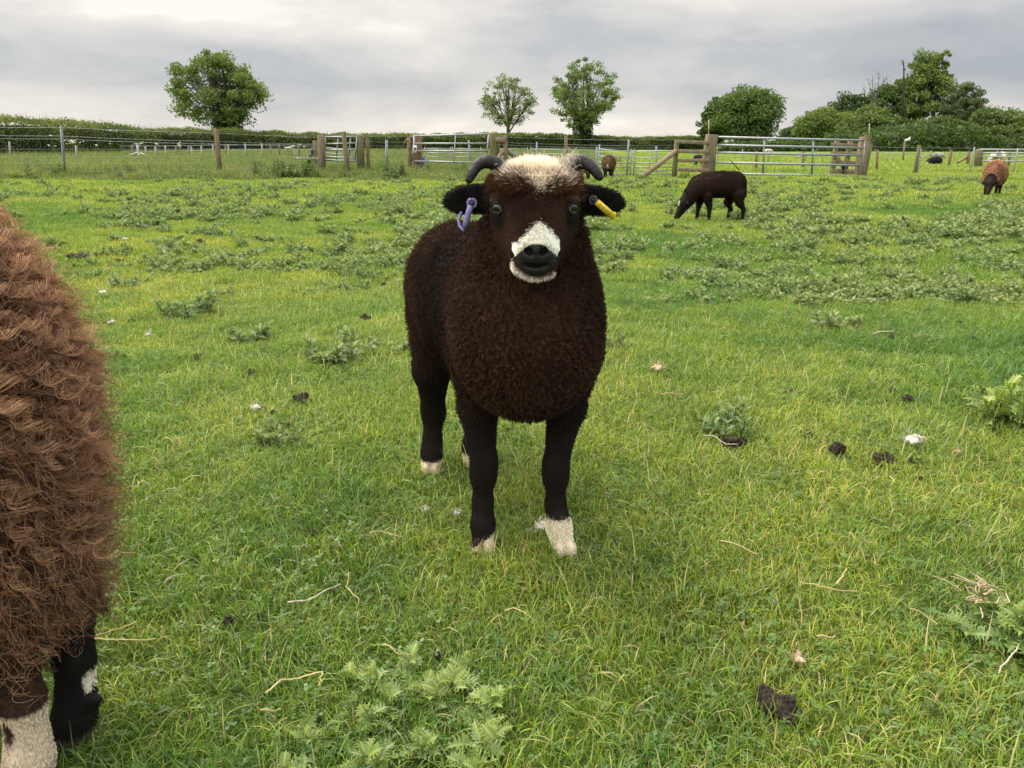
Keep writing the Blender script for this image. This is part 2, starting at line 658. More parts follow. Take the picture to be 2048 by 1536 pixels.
def wedge(y0, y1, dens, margin=0.5, seed=0):
    r = np.random.default_rng(seed)
    k = 0.70
    A = (k * (y0 + y1) + 2 * margin) * (y1 - y0)
    n = int(A * dens)
    W = k * y1 + margin
    W = k * y1 + margin
    g = 1 / math.sqrt(dens)
    x, y = np.meshgrid(np.arange(-W, W, g), np.arange(y0, y1, g))
    x, y = x.ravel(), y.ravel()
    x = x + r.uniform(-0.6, 0.6, len(x)) * g
    y = y + r.uniform(-0.6, 0.6, len(y)) * g
    keep = np.abs(x) < k * y + margin
    x, y = x[keep], y[keep]
    return np.stack([x, y, gz(x, y)], -1), r


near_m = [grass_patch('turf_patch', 470, 0.125, 0.024, 0.064, 0.0012, 0.95, GREEN, 20 + i, 3, 9) for i in range(4)]
near_m += [grass_patch('turf_patch', 430, 0.12, 0.035, 0.085, 0.0013, 1.1, LUSH, 30 + i, 4, 4) for i in range(3)]
near_m += [grass_patch('turf_patch', 400, 0.125, 0.018, 0.048, 0.0012, 0.8, GREEN, 40 + i, 3, 24) for i in range(2)]
mid_m = [grass_patch('turf_patch', 330, 0.20, 0.025, 0.065, 0.0022, 0.9, GREEN, 50 + i, 2, 0) for i in range(4)]
mid_m += [grass_patch('turf_patch', 330, 0.20, 0.04, 0.085, 0.0022, 1.0, LUSH, 57 + i, 2, 0) for i in range(2)]
far_m = [grass_patch('turf_patch', 320, 0.45, 0.03, 0.08, 0.0055, 0.8, GREEN, 60 + i, 2, 0) for i in range(4)]
rank_m = [grass_patch('long_grass_patch', 300, 0.45, 0.12, 0.36, 0.005, 0.6, RANK, 70 + i, 3, 0) for i in range(4)]
C_NEAR = proto_coll('near_turf', near_m)
C_MID = proto_coll('mid_turf', mid_m)
C_FAR = proto_coll('far_turf', far_m)
C_RANK = proto_coll('rank_grass', rank_m)
lushN = VNoise(1.6, 8, 5)


def turf():
    # near
    p, r = wedge(0.45, 5.2, 95, 0.55, 1)
    n = len(p)
    lush = lushN.sc(p * np.array([1, 1, 0])) + r.normal(0, 0.35, n)
    idx = np.where(lush > 0.55, r.integers(4, 7, n), np.where(lush < -0.5, r.integers(7, 9, n), r.integers(0, 4, n)))
    rot = np.stack([r.normal(0, 0.06, n), r.normal(0, 0.06, n), r.uniform(0, 6.28, n)], -1)
    s = r.uniform(0.8, 1.15, n)
    scl = np.stack([s, s, s * r.uniform(0.75, 1.15, n)], -1)
    P1 = (p, rot, scl, idx)
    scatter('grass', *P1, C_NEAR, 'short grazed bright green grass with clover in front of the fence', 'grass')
    # mid
    p, r = wedge(5.0, 11.5, 34, 0.8, 2)
    n = len(p)
    lush = lushN.sc(p * np.array([0.7, 0.7, 0])) + r.normal(0, 0.35, n)
    idx = np.where(lush > 0.6, r.integers(4, 6, n), r.integers(0, 4, n))
    rot = np.stack([r.normal(0, 0.05, n), r.normal(0, 0.05, n), r.uniform(0, 6.28, n)], -1)
    s = r.uniform(0.8, 1.2, n)
    scatter('grass', p, rot, np.stack([s, s, s], -1), idx, C_MID, 'short pasture grass between the thistles', 'grass')
    p, r = wedge(11.0, 26, 8.5, 1.5, 3)
    n = len(p)
    rot = np.stack([np.zeros(n), np.zeros(n), r.uniform(0, 6.28, n)], -1)
    s = r.uniform(0.8, 1.3, n)
    scatter('grass', p, rot, np.stack([s, s, s], -1), r.integers(0, 4, n), C_FAR, 'far pasture grass up to the fence line', 'grass')
    # field behind the fence
    r = np.random.default_rng(9)
    n = 9000
    y = 25 + 45 * r.uniform(0, 1, n) ** 1.3
    x = r.uniform(-0.72, 0.75, n) * y
    # tall rank grass only on the left and middle
    left = x < 0.08 * y + r.normal(0, 1.0, n)
    pl = np.stack([x, y, 0 * y], -1)
    s = r.uniform(0.8, 1.3, n)
    rot = np.stack([np.zeros(n), np.zeros(n), r.uniform(0, 6.28, n)], -1)
    zz = np.where(y > 34, 1.6, 1.15)
    L = left
    scatter('long_grass', pl[L], rot[L], np.stack([s * 1.5, s * 1.5, s * zz], -1)[L], r.integers(0, 4, n)[L], C_RANK, 'long rank grass growing behind the wire fence', 'grass')
    Q = ~left
    scatter('grass', pl[Q], rot[Q], np.stack([s * 2, s * 2, s * 2.0], -1)[Q], r.integers(0, 4, n)[Q], C_FAR, 'pale mown grass in the paddock behind the big gate', 'grass')
    n = 2300
    x = r.uniform(-19, -0.5, n)
    y = 21.2 + 7.0 * r.uniform(0, 1, n)
    s = r.uniform(0.7, 1.25, n)
    scatter('long_grass', np.stack([x, y, gz(x, y)], -1), np.stack([0 * x, 0 * x, r.uniform(0, 6.28, n)], -1),
            np.stack([s, s, s * 1.15], -1), r.integers(0, 4, n), C_RANK, 'band of tall lush grass just behind the left wire fence', 'grass')
    # fringe along the fence foot
    n = 420
    x = r.uniform(-15.5, 1.5, n)
    y = 20.6 + r.normal(0, 0.7, n) + 0.5 * np.sin(x)
    s = r.uniform(0.7, 1.2, n)
    scatter('long_grass', np.stack([x, y, gz(x, y)], -1), np.stack([0 * x, 0 * x, r.uniform(0, 6.28, n)], -1),
            np.stack([s, s, s * 0.95], -1), r.integers(0, 4, n), C_RANK, 'fringe of long grass along the foot of the wire fence', 'grass')


turf()

# ------------------------------------------------------------------ thistles
TG = np.array([0.135, 0.205, 0.078])
TP = np.array([0.44, 0.48, 0.24])


def thistle_leaf(L, W, lobes=5, arch=0.5, seed=0, pale=0.0, lw=0.33):
    """pinnate spiny leaf along +X: narrow midrib, deep cut lobes each ending in pale spines"""
    r = np.random.default_rng(seed)
    n = lobes
    t = np.linspace(0, 1, n + 2)
    prof = np.sin(np.pi * np.clip(t * 0.90 + 0.08, 0, 1)) ** 0.8
    x = L * t
    z = L * arch * (0.55 * t - 0.62 * t ** 2.2)
    hw = 0.11 * W * prof + 0.012 * L
    hw[-1] = 0.004 * L
    V, C = [], []
    for i in range(n + 2):
        V += [[x[i], -hw[i], z[i] + hw[i] * 0.4], [x[i], 0, z[i]], [x[i], hw[i], z[i] + hw[i] * 0.4]]
        C += [TG * (0.95 + pale), TG * 1.6 + 0.02, TG * (0.95 + pale)]
    F4 = []
    for i in range(n + 1):
        a = i * 3
        F4 += [[a, a + 1, a + 4, a + 3], [a + 1, a + 2, a + 5, a + 4]]
    F3 = []
    dx = L / (n + 1)
    for sgn, o in ((-1, 0), (1, 2)):
        for i in range(n):
            a, b = i * 3 + o, (i + 1) * 3 + o
            pm = 0.5 * (np.array(V[a]) + np.array(V[b]))
            wl = W * 0.5 * prof[i + 1] * r.uniform(0.75, 1.15)
            for q, (fx, fy, fz) in enumerate(((0.55, 1.0, r.uniform(0.0, 0.7)), (-0.25, 0.85, r.uniform(-0.6, 0.3)))):
                tip = pm + np.array([dx * fx * 1.3, sgn * wl * fy, wl * fz])
                s1 = pm + np.array([dx * (fx * 0.35 - lw), sgn * wl * 0.52 * fy, wl * fz * 0.75 + 0.08 * wl])
                s2 = pm + np.array([dx * (fx * 0.35 + lw), sgn * wl * 0.52 * fy, wl * fz * 0.75 + 0.08 * wl])
                k = len(V)
                V += [tip.tolist(), s1.tolist(), s2.tolist()]
                C += [TP * 1.15, TG * (1.1 + pale), TG * (1.1 + pale)]
                f = [[k, k + 1, k + 2]]
                f2 = [[a, b, k + 2, k + 1]]
                if sgn > 0:
                    f = [g_[::-1] for g_ in f]
                    f2 = [g_[::-1] for g_ in f2]
                F3 += f
                F4 += f2
    return np.array(V), F3, F4, np.array(C)


LEAFS = [thistle_leaf(1.0, 0.50, 6, 0.35 + 0.1 * i, 100 + i, 0.08 * (i % 3), 0.24) for i in range(6)]
LEAFS_LO = [thistle_leaf(1.0, 0.42, 5, 0.40 + 0.12 * i, 200 + i, 0.1 * (i % 3), 0.20) for i in range(4)]


def rotm(yaw, pitch, roll):
    return np.array(Matrix.Rotation(yaw, 3, 'Z') @ Matrix.Rotation(-pitch, 3, 'Y') @ Matrix.Rotation(roll, 3, 'X'))


def thistle_layout(nstem, spread, hmin, hmax, nleaf, leafL, r, up=0.0):
    """stems and leaf transforms"""
    stems, leaves = [], []
    for s in range(nstem):
        a = r.uniform(0, 6.28)
        q = spread * math.sqrt(r.uniform(0.02, 1))
        b = np.array([q * math.cos(a), q * math.sin(a), 0])
        h = r.uniform(hmin, hmax) * (1.1 - 0.4 * q / max(spread, 1e-6))
        lean = np.array([math.cos(a), math.sin(a), 0]) * q * 0.6 + np.append(r.normal(0, 0.12 * h, 2), 0)
        tip = b + lean + np.array([0, 0, h])
        stems.append((b, tip, 0.0022 + 0.006 * h))
        yaw = r.uniform(0, 6.28)
        for k in range(nleaf):
            t = (k + 0.6) / nleaf
            p = b + (tip - b) * t
            p[2] = b[2] + h * t
            yaw += 2.4 + r.normal(0, 0.25)
            l = leafL * (1.1 - 0.62 * t) * r.uniform(0.8, 1.15)
            pit = up - 0.05 + 0.85 * t ** 1.3 + r.normal(0, 0.14)
            leaves.append((p, yaw, pit, r.normal(0, 0.45), l, t))
    return stems, leaves


def thistle_mesh(name, nstem, spread, hmin, hmax, nleaf, leafL, seed, lo=False, up=0.0):
    r = np.random.default_rng(seed)
    mb = MB()
    stems, leaves = thistle_layout(nstem, spread, hmin, hmax, nleaf, leafL, r, up)
    for b, t, w in stems:
        mb.tube([b, 0.5 * (b + t), t], [w, w * 0.8, w * 0.4], 4, TG * 1.3, cap=False)
    for p, yaw, pit, roll, l, t in leaves:
        V, F3, F4, C = (LEAFS_LO[r.integers(0, 4)] if lo else LEAFS[r.integers(0, 6)])
        M = rotm(yaw, pit, roll)
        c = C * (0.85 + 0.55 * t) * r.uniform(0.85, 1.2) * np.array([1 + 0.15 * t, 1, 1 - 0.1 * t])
        mb.add((V * l) @ M.T + p, F3, F4, c)
    return mb.mesh(name, M_THISTLE)


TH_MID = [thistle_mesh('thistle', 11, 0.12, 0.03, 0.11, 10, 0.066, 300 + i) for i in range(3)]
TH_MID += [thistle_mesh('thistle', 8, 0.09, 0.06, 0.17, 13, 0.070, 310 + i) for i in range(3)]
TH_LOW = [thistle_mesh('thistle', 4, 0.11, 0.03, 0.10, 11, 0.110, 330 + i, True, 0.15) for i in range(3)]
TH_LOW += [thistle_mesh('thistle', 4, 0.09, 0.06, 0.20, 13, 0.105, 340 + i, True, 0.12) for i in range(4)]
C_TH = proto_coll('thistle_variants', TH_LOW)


def thistles():
    r = np.random.default_rng(77)
    named = [  # px, py of the base, width px, label
        (715, 578, 62, 'dark based thistle tuft standing alone left of the lamb beside a dung lump'),
        (632, 590, 62, 'pale thistle tuft between two dung lumps left of the lamb'),
        (440, 592, 60, 'yellowish thistle tuft in the open grass above the straw brown dung lump'),
        (378, 636, 105, 'broad low thistle spreading below the straw brown dung lump'),
        (490, 686, 95, 'thistle tuft standing alone in the open grass halfway between ewe and lamb'),
        (680, 720, 130, 'widest thistle clump beside the flank of the lamb, lower of two'),
        (775, 700, 110, 'bushy thistle clump partly hidden behind the flank of the lamb'),
        (222, 722, 60, 'grey green thistle touching the shaggy fleece of the ewe'),
        (555, 880, 110, 'flattened thistle in the shaded grass below the dark dung lump'),
        (1460, 868, 120, 'low thistle spreading just behind the ridged dung lump'),
        (1665, 655, 95, 'pale thistle without dark base below the row of thistle tufts on the right'),
        (1618, 615, 80, 'compact dark thistle at the near edge of the thistle field'),
        (1738, 602, 95, 'yellow green thistle second in the row at the near edge'),
        (1888, 604, 100, 'flat wide thistle last in the row near the right picture edge'),
        (1350, 560, 110, 'broad dark thistle just right of the lamb at shoulder height'),
        (1215, 550, 70, 'thistle touching the neck of the lamb on its right'),
        (1465, 538, 66, 'dense dark thistle tuft below the grazing black lamb'),
        (1232, 700, 50, 'small grey thistle beside the flank of the lamb on the right'),
        (1550, 572, 62, 'small pale thistle tuft with an open middle below the thistle field'),
        (1850, 690, 60, 'small flat thistle in the grass left of the two dung lumps at right'),
    ]
    for i, (px, py, w, lab) in enumerate(named):
        g = G(px, py)
        d = g[1] * CP + CAM_H * SP
        wm = w / FPX * d
        me = TH_MID[i % 6]
        nat = 0.34 if (i % 6) < 3 else 0.27
        k = wm / nat
        o = link('thistle', me, None, g)
        o.scale = (k, k, min(max(k, 0.7), 1.15) * r.uniform(0.8, 1.05))
        o.rotation_euler = (0, 0, r.uniform(0, 6.28))
        tag(o, lab, 'thistle', 'thistles in the pasture')
    # the thistle field
    nz = VNoise(2.4, 12, 21)
    pts = []
    tries = 0
    while len(pts) < 1700 and tries < 90000:
        tries += 1
        py = 358 + 250 * r.uniform() ** 1.25
        px = r.uniform(-80, 2130)
        g = G(px, py)
        if g[1] > 20.3:
            continue
        nn = nz.sc(g[None] * np.array([1.0, 0.55, 0]))[0]
        right = 1.0 if px > 1180 else 0.0
        lim = 505 + 100 * right
        dens = 1.0 if py < lim - 50 else max(0.0, 1 - (py - lim + 50) / 130)
        if px < 300 and py > 440:
            dens *= 0.35
        dens *= np.clip(0.45 + 0.55 * nn, 0.10, 1)
        if r.uniform() > dens:
            continue
        if 820 < px < 1200 and py > 400 and g[1] < 4:
            continue
        pts.append((g, px))
    pts.sort(key=lambda q: q[0][1])
    n = 0
    rest = []
    for g, px in pts:
        k = r.uniform(0.45, 1.15) * (0.80 if g[1] < 7 else 0.95)
        if n < 280 and abs(px - 1024) < 1030 and (px > 1024 or g[1] < 13) and (px < 1024 or g[1] < 7.6):
            if g[1] < 6.5:
                me = TH_MID[r.integers(0, 6)]
            else:
                me = TH_LOW[r.integers(0, 7)]
            o = link('thistle', me, None, g)
            o.scale = (k, k, k * r.uniform(0.75, 1.1))
            o.rotation_euler = (0, 0, r.uniform(0, 6.28))
            if px < 1024:
                tag(o, 'low spiny thistle in the thistle field on the left of the lamb', 'thistle', 'thistles left of the lamb')
            else:
                tag(o, 'low spiny thistle in the thistle field on the right of the lamb', 'thistle', 'thistles right of the lamb')
            n += 1
        else:
            rest.append((g, k))
    p = np.array([q[0] for q in rest])
    k = np.array([q[1] for q in rest])
    m = len(p)
    scatter('thistle_field', p, np.stack([0 * k, 0 * k, r.uniform(0, 6.28, m)], -1), np.stack([k, k, k * 0.95], -1),
            r.integers(0, 7, m), C_TH, 'mass of far thistles in front of the fence', 'thistles')


thistles()


def near_thistle(px, py, wpx, nstem, hmin, hmax, nleaf, leafL, seed, label):
    g = G(px, py)
    d = g[1] * CP + CAM_H * SP
    spread = wpx / FPX * d * 0.36
    root = empty('thistle', g, label, 'thistle', 'thistles in the pasture')
    r = np.random.default_rng(seed)
    stems, leaves = thistle_layout(nstem, spread, hmin, hmax, nleaf, leafL, r)
    for b, t, w in stems:
        mb = MB()
        mb.tube([b, 0.5 * (b + t) + np.array([0, 0, 0.005]), t], [w, w * 0.8, w * 0.4], 6, TG * 1.4, cap=False)
        link('stem', mb.mesh('stem', M_THISTLE), root)
    lm = []
    for i in range(12):
        V, F3, F4, C = thistle_leaf(1.0, 0.60 + 0.10 * (i % 3), 6, 0.3 + 0.08 * (i % 5), 400 + i, 0.12 * (i % 3), 0.23)
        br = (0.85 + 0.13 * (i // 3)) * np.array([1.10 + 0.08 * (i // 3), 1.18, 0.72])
        mb = MB()
        mb.add(V, F3, F4, C * br)
        lm.append(mb.mesh('leaf', M_THISTLE))
    for p, yaw, pit, roll, l, t in leaves:
        k = int(np.clip(t * 4, 0, 3)) * 3 + r.integers(0, 3)
        o = link('leaf', lm[k], root, p)
        o.rotation_euler = Matrix([list(q) for q in rotm(yaw, pit, roll)]).to_euler()
        o.scale = (l, l, l)


near_thistle(810, 1465, 400, 24, 0.012, 0.050, 9, 0.046, 1, 'big pale spiny thistle at the bottom edge in front of the lamb')
near_thistle(2050, 1310, 260, 14, 0.02, 0.075, 9, 0.056, 2, 'spiny thistle holding a straw tuft near the bottom right corner')
near_thistle(2045, 850, 190, 11, 0.08, 0.20, 10, 0.085, 3, 'tall bushy thistle cut by the right picture edge')
near_thistle(640, 1560, 160, 4, 0.02, 0.04, 6, 0.045, 4, 'flat young thistle at the very bottom edge left of centre')


# ------------------------------------------------------------------ nettles, docks and cow parsley by the fences
def weed_mesh(name, h, nleaf, leafL, seed, col):
    r = np.random.default_rng(seed)
    mb = MB()
    for s in range(4):
        b = np.append(r.normal(0, 0.09, 2), 0)
        t = b + np.append(r.normal(0, 0.07, 2), h * r.uniform(0.7, 1.1))
        mb.tube([b, t], [0.006, 0.003], 4, col * 1.2, cap=False)
        yaw = r.uniform(0, 6)
        for k in range(nleaf):
            f = (k + 1) / nleaf
            p = b + (t - b) * f
            for q in range(2):
                yaw += math.pi
                l = leafL * (1.15 - 0.6 * f) * r.uniform(0.8, 1.2)
                M = rotm(yaw, 0.45 - 0.2 * r.uniform(), r.normal(0, 0.4))
                V = np.array([[0, 0, 0], [0.4, 0.28, 0.02], [1, 0, -0.25], [0.4, -0.28, 0.02]]) * l
                mb.add(V @ M.T + p, None, [[0, 1, 2, 3]], col * r.uniform(0.7, 1.4))
            yaw += 1.57
    return mb.mesh(name, M_THISTLE)


def weeds():
    r = np.random.default_rng(5)
    ms = [weed_mesh('nettle', 0.5 + 0.12 * i, 8, 0.16, 500 + i, np.array([0.095, 0.155, 0.045])) for i in range(4)]
    c = proto_coll('nettles', ms)
    spots = []
    for cx, w, n, hh in ((620, 60, 26, 0.8), (690, 35, 10, 0.6), (520, 50, 14, 0.6), (790, 40, 14, 0.7), (90, 90, 24, 0.6), (270, 70, 16, 0.55),
                         (380, 50, 10, 0.5), (1060, 60, 10, 0.5), (850, 60, 14, 0.55), (930, 30, 8, 0.5), (1390, 30, 6, 0.35)):
        for _ in range(n):
            px = cx + r.normal(0, w * 0.5)
            D = 20.5 + r.normal(0, 0.7)
            x = (px - 1024) / FPX * (D * CP + 0.2)
            spots.append((x, D, gz(x, D), hh * 0.75 * r.uniform(0.4, 1.2)))
    s = np.array(spots)
    n = len(s)
    k = s[:, 3]
    scatter('nettle_patch', s[:, :3], np.stack([0 * k, 0 * k, r.uniform(0, 6.28, n)], -1), np.stack([k + 0.2, k + 0.2, k], -1), r.integers(0, 4, n), c,
            'nettles and docks growing along the foot of the fence', 'nettles')
    # cow parsley heads at the hedge foot
    mb = MB()
    for cx, cy, w, n in ((140, 283, 22, 18), (102, 292, 6, 3), (190, 291, 6, 2), (278, 287, 10, 7), (312, 288, 4, 4),
                         (360, 289, 6, 7), (575, 294, 8, 9), (585, 292, 6, 6), (605, 293, 5, 4), (220, 286, 2, 2), (100, 270, 3, 2)):
        for _ in range(n):
            p = P(cx + r.normal(0, w * 0.5), cy + r.normal(0, 2.0), 36 + r.normal(0, 0.8))
            b = np.array([p[0] + r.normal(0, 0.1), p[1], 0])
            mb.tube([b, p], [0.006, 0.004], 3, (0.12, 0.18, 0.05), cap=False)
            for q in range(7):
                a = q * 0.9
                c0 = p + np.array([math.cos(a), math.sin(a), 0]) * 0.035 * (q > 0) + np.array([0, 0, r.uniform(-0.01, 0.02)])
                mb.add([c0 + np.array(v) * 0.017 for v in ((1, 0, 0), (0, 1, 0.3), (-1, 0, 0), (0, -1, -0.3))], None, [[0, 1, 2, 3]], (0.8, 0.8, 0.72))
    tag(mb.obj('cow_parsley', M_THISTLE), 'white flower heads of cow parsley in front of the hedge', 'wild flowers', kind='stuff')


weeds()


# ------------------------------------------------------------------ hedge
def leaf_quads(c, s, r, upbias=0.3):
    """random leaf quads at centres c (n,3), size s (n,)"""
    n = len(c)
    nrm = norm(r.normal(size=(n, 3)) + np.array([0, 0, upbias]))
    u = norm(np.cross(nrm, r.normal(size=(n, 3))))
    v = np.cross(nrm, u)
    s = s[:, None]
    V = np.stack([c - u * s, c + v * s * 0.5 + nrm * s * 0.15, c + u * s, c - v * s * 0.5 + nrm * s * 0.15], 1)
    return V


def hedge():
    r = np.random.default_rng(8)
    # polyline (x, y) from the left nearest end to the right far end
    px = [-260, 0, 270, 540, 830, 1100, 1420]
    D = [34, 40, 52, 68, 86, 100, 112]
    pts = np.array([[(a - 1024) / FPX * (d * CP + 0.2), d] for a, d in zip(px, D)])
    root = empty('hedge', (pts[3][0], pts[3][1], 0), 'long dense green field hedge running behind the whole fence line', 'hedge')
    seg = np.linalg.norm(np.diff(pts, axis=0), axis=1)
    S = np.concatenate([[0], np.cumsum(seg)])
    tot = S[-1]

    def at(s):
        return np.stack([np.interp(s, S, pts[:, 0]), np.interp(s, S, pts[:, 1])], -1)

    def nrmxy(s):
        d = at(s + 0.5) - at(s - 0.5)
        d = d / np.linalg.norm(d, axis=-1, keepdims=True)
        return np.stack([d[:, 1], -d[:, 0]], -1)
    hN = VNoise(0.35, 8, 3)

    def topz(s):
        p = at(s)
        base = np.interp(s, S, [1.85, 1.80, 1.72, 1.66, 1.66, 1.60, 1.66])
        return base + 0.10 * hN.sc(np.column_stack([p, 0 * s]))
    # inner core: solid, painted dark for the shade between the leaves
    ss = np.linspace(0, tot, 120)
    mb = MB()
    c = at(ss)
    nn = nrmxy(ss)
    tz = topz(ss) - 0.25
    prof = [(0.45, -0.05), (0.6, 0.6), (0.4, 1.0), (-0.4, 1.0), (-0.6, 0.6), (-0.45, -0.05)]
    V = np.array([[(c[i] + nn[i] * a).tolist() + [max(b, -0.05) * tz[i] if b > 0 else -0.05] for a, b in prof] for i in range(len(ss))]).reshape(-1, 3)
    k = len(prof)
    F = [[i * k + j, i * k + j + 1, (i + 1) * k + j + 1, (i + 1) * k + j] for i in range(len(ss) - 1) for j in range(k - 1)]
    mb.add(V, None, F, (0.018, 0.026, 0.010))
    mb.obj('stems', M_BARK, root)  # a solid dark filling rather than separate stems
    # leaves: face and top
    n = 90000
    s = tot * r.uniform(0, 1, n) ** 1.25
    dep = np.interp(s, S, D)
    c = at(s)
    nn = nrmxy(s)
    tz = topz(s)
    u = r.uniform(0, 1, n)
    h = r.uniform(0.02, 1.0, n) ** 0.85
    top = u > 0.72
    off = np.where(top, r.uniform(-0.8, 0.8, n), 0.75 + 0.18 * r.normal(size=n))
    off = off * np.where(h > 0.85, 0.93, 1.0)
    z = np.where(top, tz + r.normal(0, 0.07, n), h * tz)
    cl = VNoise(2.2, 10, 14)
    pos = np.column_stack([c + nn * off[:, None], z])
    bump = cl.sc(pos)
    pos[:, :2] += nn * (0.16 * bump * (~top))[:, None]
    pos[:, 2] += 0.10 * bump * top
    size = r.uniform(0.05, 0.10, n) * np.clip(dep / 60, 0.75, 1.5)
    V = leaf_quads(pos, size, r)
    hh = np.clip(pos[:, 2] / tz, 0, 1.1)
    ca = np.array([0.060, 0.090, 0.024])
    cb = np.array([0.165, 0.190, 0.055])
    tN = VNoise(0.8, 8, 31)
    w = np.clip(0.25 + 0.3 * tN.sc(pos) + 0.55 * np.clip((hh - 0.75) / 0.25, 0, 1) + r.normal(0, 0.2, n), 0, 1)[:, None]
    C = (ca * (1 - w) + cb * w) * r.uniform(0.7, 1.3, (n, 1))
    V = V.reshape(-1, 3)
    C = np.repeat(C, 4, 0)
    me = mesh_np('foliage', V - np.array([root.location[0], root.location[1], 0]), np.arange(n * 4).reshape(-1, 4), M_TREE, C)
    o = link('foliage', me, root)
    o['kind'] = 'stuff'
    # upright shoots
    n = 3600
    s = tot * r.uniform(0, 1, n) ** 1.2
    c = at(s) + nrmxy(s) * r.uniform(-0.7, 0.8, n)[:, None]
    tz = topz(s)
    hgt = r.uniform(0.1, 0.38, n) * np.where(r.uniform(size=n) < 0.15, 1.6, 1)
    dep = np.interp(s, S, D)
    w = 0.022 * np.clip(dep / 60, 0.7, 1.6)
    a = r.uniform(0, 6.28, n)
    dv = np.column_stack([np.cos(a), np.sin(a), 0 * a]) * w[:, None]
    b = np.column_stack([c, tz - 0.05])
    t = b + np.column_stack([r.normal(0, 0.06, n), r.normal(0, 0.06, n), hgt])
    V = np.stack([b - dv, b + dv, t], 1).reshape(-1, 3)
    C = np.repeat(np.array([0.13, 0.155, 0.055]) * r.uniform(0.7, 1.3, (n, 1)), 3, 0)
    me = mesh_np('shoots', V - np.array([root.location[0], root.location[1], 0]), np.arange(n * 3).reshape(-1, 3), M_TREE, C)
    link('shoots', me, root)['kind'] = 'stuff'


hedge()


